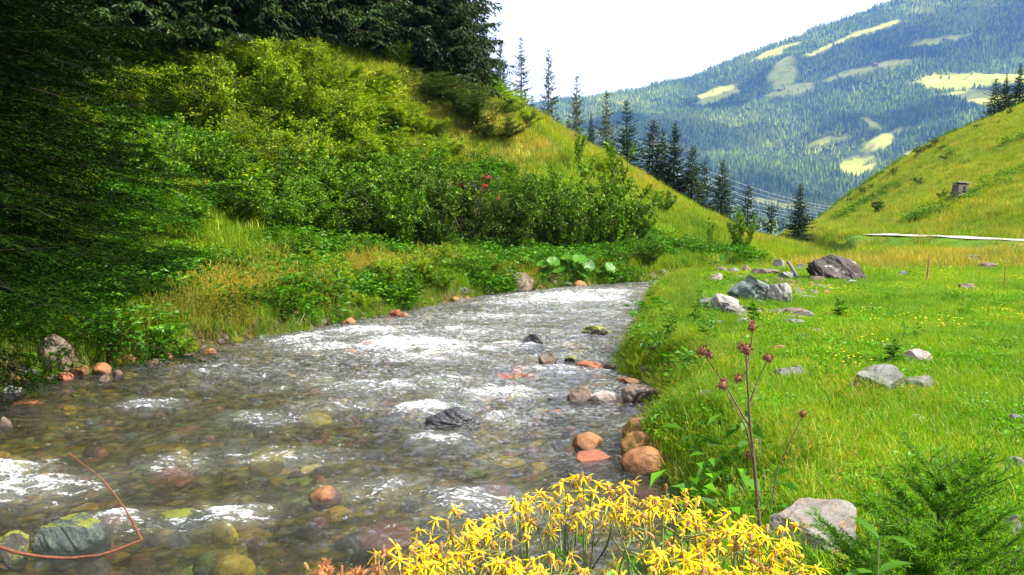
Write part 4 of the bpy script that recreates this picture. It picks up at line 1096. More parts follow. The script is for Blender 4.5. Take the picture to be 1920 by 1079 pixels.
# the dark forest above the slope
k = 0
for row, (up, n) in enumerate([(0, 17), (34, 15), (70, 13)]):
    for i in range(n):
        px = -80 + (895 + 80) * (i + 0.5) / n + rng.uniform(-24, 24)
        px = min(px, 838 + 8 * row)
        base = np.interp(px, [-80, 300, 560, 700, 800, 900], [150, 100, 66, 96, 140, 188]) - up * (0.55 if px > 650 else 0.8) + rng.uniform(-8, 8)
        p = ground(px, base)
        x, y = p[0], min(p[1], 60 + 3 * row)
        x = (px - 960) / FPX * y
        h = rng.uniform(11, 17)
        put_tree(SPF, k, x, y, hz(x, y) + h, 'tall dark spruce in the dense forest above the left slope', 'dense spruce forest above the left slope', wide=rng.uniform(0.8, 1.08), href=15.0); k += 1

# the shading spruces on the left bank, branches reaching over the water
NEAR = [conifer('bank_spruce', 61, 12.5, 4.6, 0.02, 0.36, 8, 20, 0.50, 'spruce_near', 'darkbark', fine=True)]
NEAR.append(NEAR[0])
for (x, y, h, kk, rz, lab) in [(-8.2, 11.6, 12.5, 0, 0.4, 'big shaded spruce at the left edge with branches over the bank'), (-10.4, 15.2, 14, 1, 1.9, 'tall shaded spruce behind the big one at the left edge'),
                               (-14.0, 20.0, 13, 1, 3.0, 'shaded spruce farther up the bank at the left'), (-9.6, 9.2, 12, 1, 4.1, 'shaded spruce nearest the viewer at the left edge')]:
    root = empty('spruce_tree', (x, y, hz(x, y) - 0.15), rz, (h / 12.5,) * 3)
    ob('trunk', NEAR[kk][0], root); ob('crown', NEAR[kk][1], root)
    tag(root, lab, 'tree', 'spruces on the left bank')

# ------------------------------------------------------------------ shrubs
def shrub(kind, seed, mat, stems=11, branch=14, per=26, leaf=0.055, lw=0.035, spread=0.42, upright=0.5, low=0.05, extra=None):
    """unit shrub: about 1 m tall and 1 m across"""
    r = np.random.default_rng(seed)
    bs, bl = MB(), MB()
    LP, LD = [], []
    for s in range(stems):
        a = r.uniform(0, 6.28); q = math.sqrt(r.random())
        hgt = (1.0 - 0.45 * q * q) * r.uniform(0.7, 1.03)
        t = np.linspace(0, 1, 6)
        out = spread * q * (0.25 * t + 0.85 * t ** (1.6 * upright + 0.5))
        w = np.cumsum(r.normal(0, 0.018, (6, 2)), 0)
        P = np.column_stack([0.05 * math.cos(a) + math.cos(a) * out + w[:, 0], 0.05 * math.sin(a) + math.sin(a) * out + w[:, 1], hgt * t])
        tube(bs, P, 0.010 * (1 - 0.8 * t), 4, 0, False)
        for k in range(branch):
            u = low + (1 - low) * r.random() ** 0.75
            p0 = np.array([np.interp(u, t, P[:, i]) for i in range(3)])
            aa = r.uniform(0, 6.28)
            d = nrm(np.array([math.cos(aa), math.sin(aa), r.uniform(0.1, 1.1)]))
            L = r.uniform(0.08, 0.26) * (1.15 - 0.6 * u)
            tube(bs, [p0, p0 + d * L * 0.6, p0 + d * L + np.array([0, 0, 0.02])], [0.004, 0.003, 0.001], 3, 0, False)
            n = int(per * L / 0.17) + 3
            v = r.random(n)[:, None]
            LP.append(p0 + d * L * v + r.normal(0, 0.018, (n, 3))); LD.append(nrm(d + r.normal(0, 0.8, (n, 3))))
    LP = np.concatenate(LP); LD = np.concatenate(LD); n = len(LP)
    sz = r.uniform(0.6, 1.25, n)
    leaves(bl, LP, LD, nrm(np.array([0, 0, 1.2]) + r.normal(0, 0.7, (n, 3))), leaf * sz, lw * sz, 0, 0.15, 0.15)
    out = [('stems', bs.mesh(kind + '_stems', [M['stem']])), ('foliage', bl.mesh(kind + '_foliage', [M[mat]]))]
    if extra == 'berries':
        bb = MB(); V, F = ICO[2]
        tops = LP[np.argsort(-LP[:, 2] - 0.3 * r.random(n))[:700]]
        for c in tops[r.choice(700, 16, replace=False)]:
            for j in range(14):
                bb.add(c + r.normal(0, 0.012, 3) + V[::3][:0].sum() + V * 0.006, F)
        out.append(('berries', bb.mesh('berries', [plain_mat('red_berry', (0.45, 0.03, 0.02), 0.35)], True)))
    return out

SH = {
    'Y': [shrub('willow', 71 + k, 'shrub_yellow', 13, 17, 44, 0.038, 0.015) for k in range(3)],
    'G': [shrub('alder', 81 + k, 'shrub_green', 12, 16, 42, 0.036, 0.024) for k in range(4)],
    'D': [shrub('dark_shrub', 91 + k, 'shrub_dark', 11, 16, 42, 0.036, 0.024, 0.46) for k in range(3)],
    'R': [shrub('rowan', 101, 'rowan', 9, 17, 40, 0.05, 0.014, 0.42, extra='berries')],
    'J': [shrub('juniper', 111 + k, 'juniper', 16, 20, 34, 0.045, 0.012, 0.62, 0.2) for k in range(2)],
    'T': [shrub('sapling', 121 + k, 'shrub_green', 3, 20, 16, 0.06, 0.034, 0.18, 0.9, 0.2) for k in range(2)],
}
SHN = {'Y': 'willow_shrub', 'G': 'alder_shrub', 'D': 'alder_shrub', 'R': 'rowan_shrub', 'J': 'juniper_shrub', 'T': 'sapling'}
def put_shrub(kind, px, base, w, h, label, group=None, depth=None):
    p = ground(px, base) if depth is None else at_depth(px, base, depth)
    s = p[1] / FPX
    z = hz(p[0], p[1])
    root = empty(SHN[kind], (p[0], p[1], z - 0.05), rng.uniform(0, 6.28), (w * s, w * s, h * s + 0.05))
    for nm, me in SH[kind][rng.integers(len(SH[kind]))]:
        ob(nm, me, root)
    tag(root, label, 'shrub', group)
    return root

NAMED = [
    ('R', 880, 470, 190, 165, 'rowan shrub with red berry clusters in the thicket above the stream'),
    ('G', 1015, 470, 150, 172, 'dense alder shrub right of the rowan on the stream bank'),
    ('G', 1135, 475, 180, 215, 'tall alder shrub at the right end of the bank thicket'),
    ('G', 1190, 470, 90, 110, 'lower light shrub at the right foot of the thicket'),
    ('G', 1390, 482, 66, 100, 'round single bush on the grassy spur above the rocks'),
    ('T', 1330, 470, 40, 70, 'thin sapling left of the round single bush'),
    ('Y', 1225, 345, 90, 70, 'round light green bush on the crest under the spruces'),
    ('G', 1285, 368, 60, 48, 'low bush on the crest below the round light bush'),
    ('J', 895, 235, 150, 70, 'dark spreading juniper mound high on the slope'),
    ('J', 930, 262, 90, 40, 'smaller dark juniper below the spreading mound'),
    ('G', 745, 130, 70, 58, 'round green bush at the foot of the forest'),
    ('T', 1085, 330, 60, 100, 'slender sapling rising over the orange grass'),
    ('Y', 1130, 330, 80, 50, 'light bush right of the slender sapling'),
    ('G', 1240, 400, 60, 50, 'low bush on the yellow slope below the crest'),
    ('D', 1622, 328, 60, 26, 'dark bush on the outline of the right slope'),
    ('D', 1590, 345, 50, 20, 'lower dark bush on the outline of the right slope'),
    ('D', 1650, 400, 46, 26, 'dark bush patch low on the right slope'),
    ('D', 1770, 376, 34, 20, 'dark bush just left of the wooden hut'),
    ('D', 1825, 228, 60, 26, 'dark bush below the ridge spruces'),
    ('D', 1725, 345, 30, 14, 'small dark bush mid slope left of the hut'),
    ('D', 1590, 382, 14, 12, 'tiny dark round bush on the lower right slope'),
    ('D', 1850, 215, 50, 24, 'dark bush at the foot of the ridge spruces'),
    ('D', 1640, 370, 16, 8, 'speck of a dark bush above the low bush patch'),
    ('D', 1780, 300, 40, 14, 'low dark bush high on the right slope'),
]
for kind, px, base, w, h, lab in NAMED:
    put_shrub(kind, px, base, w, h, lab)
for i in range(16):
    px = rng.uniform(1600, 1905); base = 372 - (px - 1560) * 0.515 + rng.uniform(-4, 24)
    put_shrub(['D', 'G', 'J'][i % 3], px, base, rng.uniform(14, 40), rng.uniform(8, 18), 'small scrubby bush near the outline of the right slope', 'scrub near the outline of the right slope')
TH = 'shrub thicket on the left slope'
for kind, lab, items in [
    ('Y', 'bright yellow-green willow shrub in the sunlit upper thicket', [(430, 150, 120, 95), (480, 140, 120, 90), (560, 130, 120, 80), (610, 140, 110, 75), (380, 160, 110, 85), (430, 250, 190, 150), (500, 255, 210, 170), (575, 250, 200, 150), (540, 160, 170, 85), (620, 185, 160, 85), (650, 265, 170, 120), (690, 240, 130, 80),
          (350, 230, 170, 120), (270, 230, 150, 110), (210, 200, 150, 100), (480, 330, 170, 130), (580, 340, 170, 130), (690, 330, 150, 100), (760, 300, 120, 60), (740, 240, 110, 50), (640, 160, 110, 50), (700, 170, 100, 40), (790, 250, 110, 40), (840, 300, 100, 45), (820, 330, 100, 60)]),
    ('Y', 'low light-leaved bush on the left bank near the water', [(500, 540, 90, 60), (560, 575, 80, 55), (640, 545, 90, 70), (720, 540, 90, 70), (780, 530, 90, 60), (850, 515, 80, 60), (600, 520, 80, 60), (680, 580, 70, 45), (920, 520, 70, 50)]),
    ('G', 'low green bush on the left bank near the water', [(470, 580, 80, 60), (530, 600, 70, 50), (610, 570, 80, 50), (760, 560, 70, 50), (820, 545, 70, 45), (690, 500, 110, 70), (560, 500, 110, 80), (880, 525, 70, 50), (430, 530, 100, 70), (1160, 505, 70, 50), (1215, 500, 80, 60)]),
    ('G', 'leafy green alder shrub in the middle of the left thicket', [(740, 470, 160, 185), (590, 455, 150, 140), (880, 440, 140, 120), (660, 400, 150, 130), (970, 470, 120, 150), (1090, 440, 110, 90), (520, 440, 120, 110), (1065, 470, 110, 150), (780, 455, 120, 150), (400, 360, 170, 150), (300, 340, 170, 140), (520, 400, 170, 140), (620, 410, 170, 150), (720, 400, 170, 150), (800, 390, 150, 140), (200, 330, 170, 140), (450, 420, 140, 110)]),
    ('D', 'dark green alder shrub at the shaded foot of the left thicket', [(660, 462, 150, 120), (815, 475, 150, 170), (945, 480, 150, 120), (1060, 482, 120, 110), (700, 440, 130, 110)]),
    ('J', 'dark heather mound along the upper edge of the slope', [(810, 185, 120, 40), (850, 205, 120, 40), (930, 215, 80, 32), (980, 235, 60, 28), (780, 165, 100, 36)])]:
    for px, base, w, h in items:
        put_shrub(kind, px, base, w * rng.uniform(0.9, 1.1), h * rng.uniform(0.85, 1.1), lab, TH)

# ------------------------------------------------------------------ scattered ground cover (countless: one object per kind of growth)
def tuft(name, mat, n, hmin, hmax, w, spread, lean, segs=3, seed=0, heads=0, headmat=None):
    r = np.random.default_rng(seed)
    a = r.uniform(0, 6.28, n); rad = spread * np.sqrt(r.random(n)); pa = r.uniform(0, 6.28, n)
    base = np.column_stack([rad * np.cos(pa), rad * np.sin(pa), np.full(n, -0.01)])
    h = r.uniform(hmin, hmax, n); ln = lean * r.uniform(0.2, 1.4, n)
    t = np.linspace(0, 1, segs + 1)
    dirh = np.column_stack([np.cos(a), np.sin(a), np.zeros(n)])
    C = base[:, None] + dirh[:, None] * (h * ln)[:, None, None] * (t ** 2)[None, :, None]
    C[..., 2] += h[:, None] * (t[None] - 0.45 * np.minimum(ln, 1.4)[:, None] * t[None] ** 2.2)
    side = np.column_stack([-np.sin(a + r.normal(0, 0.6, n)), np.cos(a), np.zeros(n)])
    wd = (w * r.uniform(0.7, 1.3, n))[:, None] * (1 - t[None] ** 1.5 * 0.92)
    V = np.stack([C - side[:, None] * wd[..., None] / 2, C + side[:, None] * wd[..., None] / 2], 2).reshape(-1, 3)
    o = (np.arange(n)[:, None] * (segs + 1) + np.arange(segs)[None]) * 2
    F = np.stack([o, o + 1, o + 3, o + 2], -1).reshape(-1, 4)
    b = MB(); b.add(V, F, 0)
    mats = [M[mat]]
    if heads:
        k = r.choice(n, heads, replace=False); tip = C[k, -1]; d = nrm(C[k, -1] - C[k, -2] + np.array([0, 0, 1e-3]))
        for j in range(4):
            leaves(b, tip - d * 0.02 * j, nrm(d + r.normal(0, 0.25, (heads, 3))), rand_dirs(heads, r), 0.06, 0.012, 1)
        mats.append(M[headmat])
    return bpy.data.objects.new(name, b.mesh(name, mats))

def rosette(name, mat, n, L, W, hgt, spread, seed):
    """leafy herb: small stalks with leaves"""
    r = np.random.default_rng(seed); b = MB()
    a = r.uniform(0, 6.28, n); rad = spread * np.sqrt(r.random(n))
    P = np.column_stack([rad * np.cos(a), rad * np.sin(a), hgt * r.random(n) ** 0.8])
    D = nrm(np.column_stack([np.cos(a + r.normal(0, 1, n)), np.sin(a + r.normal(0, 1, n)), r.uniform(-0.1, 0.6, n)]))
    leaves(b, P, D, nrm(np.array([0, 0, 1]) + r.normal(0, 0.3, (n, 3))), L * r.uniform(0.6, 1.3, n), W * r.uniform(0.6, 1.2, n), 0, 0.25, 0.12)
    return bpy.data.objects.new(name, b.mesh(name, [M[mat]]))

def blossom(name, col, s, seed, n=9, hgt=0.13):
    r = np.random.default_rng(seed); b = MB()
    m = plain_mat(name + '_petal', col, 0.6, 0.3)
    for k in range(n):
        c = np.array([r.normal(0, 0.12), r.normal(0, 0.12), hgt * r.uniform(0.6, 1.2)])
        a = np.arange(5) * 1.2566 + r.random()
        D = np.column_stack([np.cos(a), np.sin(a), np.full(5, 0.35)])
        leaves(b, np.repeat(c[None], 5, 0), D, np.tile([0, 0, 1.0], (5, 1)), s, s * 0.8, 0, 0, 0.1)
    return bpy.data.objects.new(name, b.mesh(name, [m]))

_ng = {}
def scatter(name, P, scale, protos, label, cat, tilt=0.15):
    P = np.asarray(P, float); n = len(P)
    col = bpy.data.collections.new(name + '_sources')
    for o in protos: col.objects.link(o)
    me = bpy.data.meshes.new(name); me.vertices.add(n); me.vertices.foreach_set('co', P.ravel().astype(np.float32))
    a = me.attributes.new('rot', 'FLOAT_VECTOR', 'POINT')
    rot = np.column_stack([rng.normal(0, tilt, n), rng.normal(0, tilt, n), rng.uniform(0, 6.28, n)])
    a.data.foreach_set('vector', rot.ravel().astype(np.float32))
    attr(me, 'sc', scale)
    a = me.attributes.new('pick', 'INT', 'POINT'); a.data.foreach_set('value', rng.integers(0, len(protos), n).astype(np.int32))
    o = ob(name, me)
    ng = bpy.data.node_groups.new(name, 'GeometryNodeTree')
    ng.interface.new_socket('Geometry', in_out='INPUT', socket_type='NodeSocketGeometry')
    ng.interface.new_socket('Geometry', in_out='OUTPUT', socket_type='NodeSocketGeometry')
    N = ng.nodes; L = ng.links
    gi = N.new('NodeGroupInput'); go = N.new('NodeGroupOutput'); ip = N.new('GeometryNodeInstanceOnPoints')
    ci = N.new('GeometryNodeCollectionInfo'); ci.inputs['Collection'].default_value = col
    ci.inputs['Separate Children'].default_value = True; ci.inputs['Reset Children'].default_value = True
    def na(nm, ty):
        x = N.new('GeometryNodeInputNamedAttribute'); x.data_type = ty; x.inputs['Name'].default_value = nm; return x.outputs['Attribute']
    L.new(gi.outputs[0], ip.inputs['Points']); L.new(ci.outputs[0], ip.inputs['Instance'])
    ip.inputs['Pick Instance'].default_value = True
    L.new(na('pick', 'INT'), ip.inputs['Instance Index']); L.new(na('rot', 'FLOAT_VECTOR'), ip.inputs['Rotation']); L.new(na('sc', 'FLOAT'), ip.inputs['Scale'])
    L.new(ip.outputs[0], go.inputs[0])
    md = o.modifiers.new('growth', 'NODES'); md.node_group = ng
    return tag(o, label, cat, kind='stuff')

def sample(n, x0, x1, y0, y1, dens=None):
    """random ground points inside the cone of ground the valley opens to; thinned by dens(x, y, ul, ur)"""
    y = y0 + (y1 - y0) * rng.random(n); x = x0 + (x1 - x0) * rng.random(n)
    k = np.abs(x) < 0.75 * y + 1.5
    x, y = x[k], y[k]
    ul = bank_l(x, y); ur = bank_r(x, y)
    if dens is not None:
        k = rng.random(len(x)) < dens(x, y, ul, ur); x, y = x[k], y[k]
    return np.column_stack([x, y, H(x, y)])

rock_xy = np.array([(o.location.x, o.location.y, max(o.scale.x, o.scale.y)) for o in COL.objects if o.get('category') == 'rock' and o.location.z > 0.25])
def clear_of_rocks(P, k=0.85):
    ok = np.ones(len(P), bool)
    for x, y, s in rock_xy: ok &= (P[:, 0] - x) ** 2 + (P[:, 1] - y) ** 2 > (s * k) ** 2
    return P[ok]
def off_road(P):
    rx = np.interp(P[:, 1], [20, 26, 31, 35, 39, 43, 49, 56], [23.6, 22.6, 21.9, 21.3, 20.6, 20.2, 20.6, 22.6])
    return P[~((P[:, 0] - rx > -3.0) & (P[:, 0] - rx < 1.0) & (P[:, 1] < 45.3) & ((P[:, 0] - rx > -1.0) | (rng.random(len(P)) < 0.85)))]
patch = lambda x, y, f=0.5, o=0: fbm(x * f + o, y * f - o, 3)

short = [tuft('short_tuft', 'meadow', 46, 0.04, 0.12, 0.006, 0.16, 0.7, 2, 1 + k) for k in range(3)]
clov = [rosette('clover_patch', 'clover', 46, 0.035, 0.03, 0.06, 0.17, 11 + k) for k in range(2)]
P1 = np.concatenate([sample(46000, -5, 9, 1.0, 12, lambda x, y, ul, ur: (ur > 0.25) * 0.9), sample(34000, 1, 19, 12, 24, lambda x, y, ul, ur: (ur > 0.25) * 0.85), sample(14000, 6, 30, 24, 42, lambda x, y, ul, ur: (ur > 0.25) * 0.8)])
P1 = off_road(clear_of_rocks(P1, 0.62))
scatter('meadow_grass', P1, 0.75 + 0.5 * rng.random(len(P1)) + 0.25 * np.clip(patch(P1[:, 0], P1[:, 1]), -1, 1) + np.clip((P1[:, 1] - 12) / 30, 0, 1) * 0.6, short, 'short bright green meadow grass right of the stream', 'grass')
P2 = np.concatenate([sample(9000, -5, 9, 1.0, 12, lambda x, y, ul, ur: (ur > 0.3) * sstep(-0.1, 0.4, patch(x, y, 0.6, 7))), sample(7000, 1, 19, 12, 24, lambda x, y, ul, ur: (ur > 0.3) * sstep(0, 0.4, patch(x, y, 0.6, 7)))])
P2 = clear_of_rocks(P2)
scatter('clover', P2, 0.8 + 0.6 * rng.random(len(P2)), clov, 'low clover leaves among the meadow grass', 'ground cover')
tall = [tuft('tall_tuft', 'bankgrass', 44, 0.16, 0.42, 0.007, 0.12, 0.75, 4, 21 + k) for k in range(3)] + [tuft('seeding_tuft', 'bankgrass', 36, 0.2, 0.55, 0.006, 0.12, 0.55, 4, 25, 9, 'drygrass')]
P3 = np.concatenate([
    sample(16000, -5, 6, 2.0, 14, lambda x, y, ul, ur: (ur > 0.02) * np.where(ur < 0.9, 0.9, 0.30 * sstep(0.15, 0.4, patch(x, y, 0.5, 3)) * (ur < 2.6))),
    sample(9000, 1, 8, 14, 27, lambda x, y, ul, ur: (ur > 0.05) * (ur < 1.3) * 0.8),
    sample(7000, 3, 26, 5, 40, lambda x, y, ul, ur: (ur > 1) * 0.3 * sstep(0.2, 0.45, patch(x, y, 0.7, 13)))])
P3 = clear_of_rocks(P3, 1.15)
scatter('right_bank_grass', P3, 0.38 + 0.42 * rng.random(len(P3)), tall, 'taller arching grass along the right bank of the stream', 'grass')
tall2 = [tuft('rank_tuft', 'bankgrass', 40, 0.25, 0.6, 0.008, 0.16, 0.7, 4, 31 + k) for k in range(2)] + [tuft('straw_tuft', 'drygrass', 34, 0.3, 0.75, 0.006, 0.15, 0.6, 4, 35, 12, 'drygrass')]
P4 = np.concatenate([sample(30000, -11, 8, 5, 29, lambda x, y, ul, ur: (ul > 0.02) * np.where(ul < 4.5, 0.55, 0.35))])
scatter('left_bank_grass', P4, 0.5 + 0.5 * rng.random(len(P4)), tall2[:2], 'rank green grass overhanging the left bank', 'grass')
P4b = sample(5000, -6, 3, 12, 24, lambda x, y, ul, ur: (ul > 0.15) * (ul < 3) * sstep(0.0, 0.3, patch(x, y, 0.45, 2)))
scatter('straw_grass', P4b, 0.7 + 0.5 * rng.random(len(P4b)), tall2[2:] + [tuft('straw_tuft', 'drygrass', 30, 0.3, 0.7, 0.006, 0.15, 0.5, 4, 36, 10, 'drygrass')], 'straw coloured seeding grass on the left bank', 'grass')
herbs = [rosette('herb', 'herb', 60, 0.10, 0.06, 0.35, 0.22, 41 + k) for k in range(3)]
P5 = np.concatenate([sample(26000, -14, 10, 6, 32, lambda x, y, ul, ur: (ul > 0.02) * sstep(-0.3, 0.35, patch(x, y, 0.5, 21)) * 0.8), sample(900, -3, 6, 2, 20, lambda x, y, ul, ur: (ur > 0.1) * (ur < 0.8) * 0.14)])
scatter('bank_herbs', P5, 0.6 + 0.9 * rng.random(len(P5)), herbs, 'leafy herbs growing along the left bank and lower slope', 'ground cover')
hillt = [tuft('hill_tuft', 'hillgrass', 50, 0.12, 0.34, 0.012, 0.32, 0.6, 3, 51 + k) for k in range(3)]
dryt = [tuft('dry_tuft', 'drygrass', 50, 0.14, 0.36, 0.011, 0.30, 0.5, 3, 56 + k) for k in range(2)]
P6 = sample(85000, -26, 30, 18, 76, lambda x, y, ul, ur: (ul > np.where(y > 26, 0.05, 2)) * (1 - 0.8 * dry_mask(x, y)) * 0.8)
scatter('slope_grass', P6, 0.8 + 0.7 * rng.random(len(P6)), hillt, 'yellow-green grass covering the left slope', 'grass')
P7 = np.concatenate([sample(30000, -14, 24, 20, 58, lambda x, y, ul, ur: (ul > 2) * dry_mask(x, y) * 0.9), sample(9000, 7, 28, 22, 44, lambda x, y, ul, ur: (ur > 0.5) * dry_mask(x, y) * 0.9)])
P7 = off_road(clear_of_rocks(P7))
scatter('dry_slope_grass', P7, 0.8 + 0.7 * rng.random(len(P7)), dryt, 'orange dried grass on the spur and behind the meadow', 'grass')
uf_ = lambda x, y: (x - np.interp(y, _yy, XF)) * np.interp(y, _yy, CF)
P8 = off_road(sample(70000, 11, 95, 29, 124, lambda x, y, ul, ur: ((ur > 0.3) | (y > 37.5)) * np.where(uf_(x, y) > -3, 0.8, 0.6)))
scatter('right_slope_grass', P8, 0.9 + 0.9 * rng.random(len(P8)), hillt + [dryt[0]], 'rough grass covering the right slope', 'grass')
bush_clump = [rosette('bilberry', 'shrub_green', 90, 0.12, 0.07, 0.3, 0.4, 61 + k) for k in range(2)]
P9 = sample(22000, 18, 90, 40, 124, lambda x, y, ul, ur: (uf_(x, y) > 1) * sstep(0.16, 0.40, fbm(x * 0.05 - y * 0.05, y * 0.11 + 7, 4)))
scatter('right_slope_heath', P9, 0.8 + 1.1 * rng.random(len(P9)), bush_clump, 'dark low bilberry heath in streaks on the right slope', 'ground cover')
P10 = sample(16000, -28, 6, 22, 52, lambda x, y, ul, ur: (ul > 5) * sstep(-0.05, 0.35, patch(x, y, 0.25, 33)) * sstep(-2, -9, x - 0.1 * y) * 0.7)
scatter('slope_undergrowth', P10, 0.9 + 1.2 * rng.random(len(P10)), [rosette('undergrowth', 'shrub_yellow', 80, 0.11, 0.05, 0.45, 0.4, 71), rosette('undergrowth', 'shrub_green', 80, 0.11, 0.06, 0.45, 0.4, 72)], 'mixed leafy undergrowth between the shrubs of the left slope', 'ground cover')
P11 = np.concatenate([sample(5200, 2, 20, 7, 26, lambda x, y, ul, ur: (ur > 2.0) * sstep(0.05, 0.45, patch(x, y, 0.45, 17)) * 0.55)])
scatter('meadow_flowers', clear_of_rocks(P11), 0.7 + 0.5 * rng.random(len(clear_of_rocks(P11))) if False else np.full(len(clear_of_rocks(P11)), 0.9), [blossom('buttercup', (0.80, 0.58, 0.01), 0.02, 5 + k, 5, 0.17) for k in range(2)], 'tiny yellow flowers sprinkled over the meadow', 'flowers')
P13 = clear_of_rocks(sample(1500, 2, 24, 8, 34, lambda x, y, ul, ur: (ur > 1.0) * 0.35))
scatter('meadow_weeds', P13, 0.25 + 0.4 * rng.random(len(P13)) ** 2, herbs + tall[:1] + [tuft('rusty_tuft', 'drygrass', 40, 0.1, 0.3, 0.008, 0.2, 0.8, 3, 91)], 'weeds and coarse tufts dotted over the meadow', 'ground cover')
# pebbles along the waterlines and on the bar
peb = [bpy.data.objects.new('pebble', rock_mesh('pebble', RM[c], 700 + k, 2, 4, 0.08, 0.7)) for k, c in enumerate(['brown', 'grey', 'orange', 'brown', 'brown', 'red'])]
P12 = np.concatenate([sample(9000, -10, 8, 3.5, 30, lambda x, y, ul, ur: ((ul > -0.6) & (ul < 0.32)) * 0.95 + ((ur > -0.35) & (ur < 0.15)) * 0.35),
                      sample(6000, 5, 12, 16, 30, lambda x, y, ul, ur: np.exp(-((x - (6.3 + 0.1 * (y - 18))) / 1.3) ** 2 - ((y - 19.0) / 2.2) ** 2) * 0.9 + (np.abs(ul) < 0.9) * (x > 4) * 0.5),
                      sample(5000, -8, 3, 4, 18, lambda x, y, ul, ur: (np.maximum(ul, ur) < -0.3) * 0.4)])
scatter('pebbles', P12, 0.02 + 0.085 * rng.random(len(P12)) ** 2.2, peb, 'small pebbles along the waterline and on the stream bed', 'gravel', 0.3)

# ------------------------------------------------------------------ foreground: yellow ragwort
PET = leaf_mat('ragwort_petal', [(0, (0.55, 0.36, 0.004)), (0.4, (0.78, 0.56, 0.006)), (1, (0.92, 0.72, 0.012))], 0.35, 0.3, 0.01)
DSC = plain_mat('ragwort_disc', (0.55, 0.30, 0.02), 0.8)
CAL = plain_mat('ragwort_calyx', (0.20, 0.10, 0.03), 0.8)
STG = plain_mat('ragwort_stem', (0.12, 0.15, 0.04), 0.7)
LFG = leaf_mat('ragwort_leaf', [(0, (0.035, 0.11, 0.006)), (1, (0.06, 0.16, 0.01))], 0.3, 0.3, 0.01)
WIT = plain_mat('withered_bract', (0.42, 0.16, 0.05), 0.8, 0.2)
WST = plain_mat('withered_stem', (0.26, 0.12, 0.05), 0.8)

def ribbon(mb, P0, D, up, L, w, bend, segs=3, m=0):
    D = nrm(np.asarray(D, float)); up = np.asarray(up, float)
    S = nrm(np.cross(D, up)); t = np.linspace(0, 1, segs + 1)
    C = P0 + D * (L * t)[:, None] + up * (-bend * L * t ** 2)[:, None]
    ww = w * np.array([0.6, 1.0, 0.9, 0.25])[:segs + 1]
    V = np.stack([C - S * ww[:, None] / 2, C + S * ww[:, None] / 2], 1)
    o = np.arange(segs)[:, None] * 2
    mb.add(V, o + np.array([[0, 1, 3, 2]]), m)

def ragwort_head(seed, petals, bend):
    r = np.random.default_rng(seed); b = MB()
    for k in range(petals):
        a = 6.283 * k / petals + r.normal(0, 0.15)
        D = np.array([math.cos(a), math.sin(a), r.uniform(0.0, 0.45)])
        ribbon(b, np.array([math.cos(a), math.sin(a), 0]) * 0.0025, D, np.array([0, 0, 1.0]), r.uniform(0.011, 0.0175), 0.0023, bend * r.uniform(0.3, 1.9), 3, 0)
    tube(b, [(0, 0, -0.001), (0, 0, 0.003), (0, 0, 0.0045)], [0.003, 0.0034, 0.0015], 7, 1)
    tube(b, [(0, 0, -0.009), (0, 0, -0.006), (0, 0, 0.0)], [0.0012, 0.0024, 0.003], 6, 2)
    return b.mesh('ragwort_head', [PET, DSC, CAL], False)
HEADS = [ragwort_head(800 + k, 5 + k % 4, 0.45 + 0.2 * (k % 4)) for k in range(7)]
def bud_mesh():
    b = MB(); tube(b, [(0, 0, -0.009), (0, 0, -0.005), (0, 0, 0.0), (0, 0, 0.003)], [0.0012, 0.0026, 0.0032, 0.0022], 6, 0)
    r = np.random.default_rng(1)
    leaves(b, np.tile([0, 0, 0.0], (8, 1)), nrm(np.column_stack([r.normal(0, .35, (8, 2)), np.ones(8)])), rand_dirs(8, r), 0.007, 0.002, 1)
    return b.mesh('spent_head', [CAL, DSC])
BUD = bud_mesh()
def spiky_head():
    b = MB(); r = np.random.default_rng(2)
    D = rand_dirs(26, r); D[:, 2] = np.abs(D[:, 2]) * 1.1 - 0.1
    leaves(b, np.zeros((26, 3)), D, rand_dirs(26, r), r.uniform(0.012, 0.02, 26), 0.0028, 0, 0.05)
    tube(b, [(0, 0, -0.01), (0, 0, 0)], [0.0015, 0.0028], 5, 0)
    return b.mesh('withered_head', [WIT])
SPK = spiky_head()
def lance_leaf():
    b = MB(); n = 7; t = np.linspace(0, 1, n)
    w = 0.5 * np.sin(np.pi * np.clip(t * 0.93 + 0.05, 0, 1)) ** 0.9 * 0.27; w[1::2] *= 0.88
    zc = 0.10 * t - 0.42 * t ** 2
    L = np.column_stack([-w, t, zc + 0.25 * w]); C = np.column_stack([0 * t, t, zc]); Rr = np.column_stack([w, t, zc + 0.25 * w])
    V = np.stack([L, C, Rr], 1); o = np.arange(n - 1)[:, None] * 3
    b.add(V, np.concatenate([o + np.array([[0, 1, 4, 3]]), o + np.array([[1, 2, 5, 4]])]))
    return b.mesh('lance_leaf', [LFG], True)
LANCE = lance_leaf()

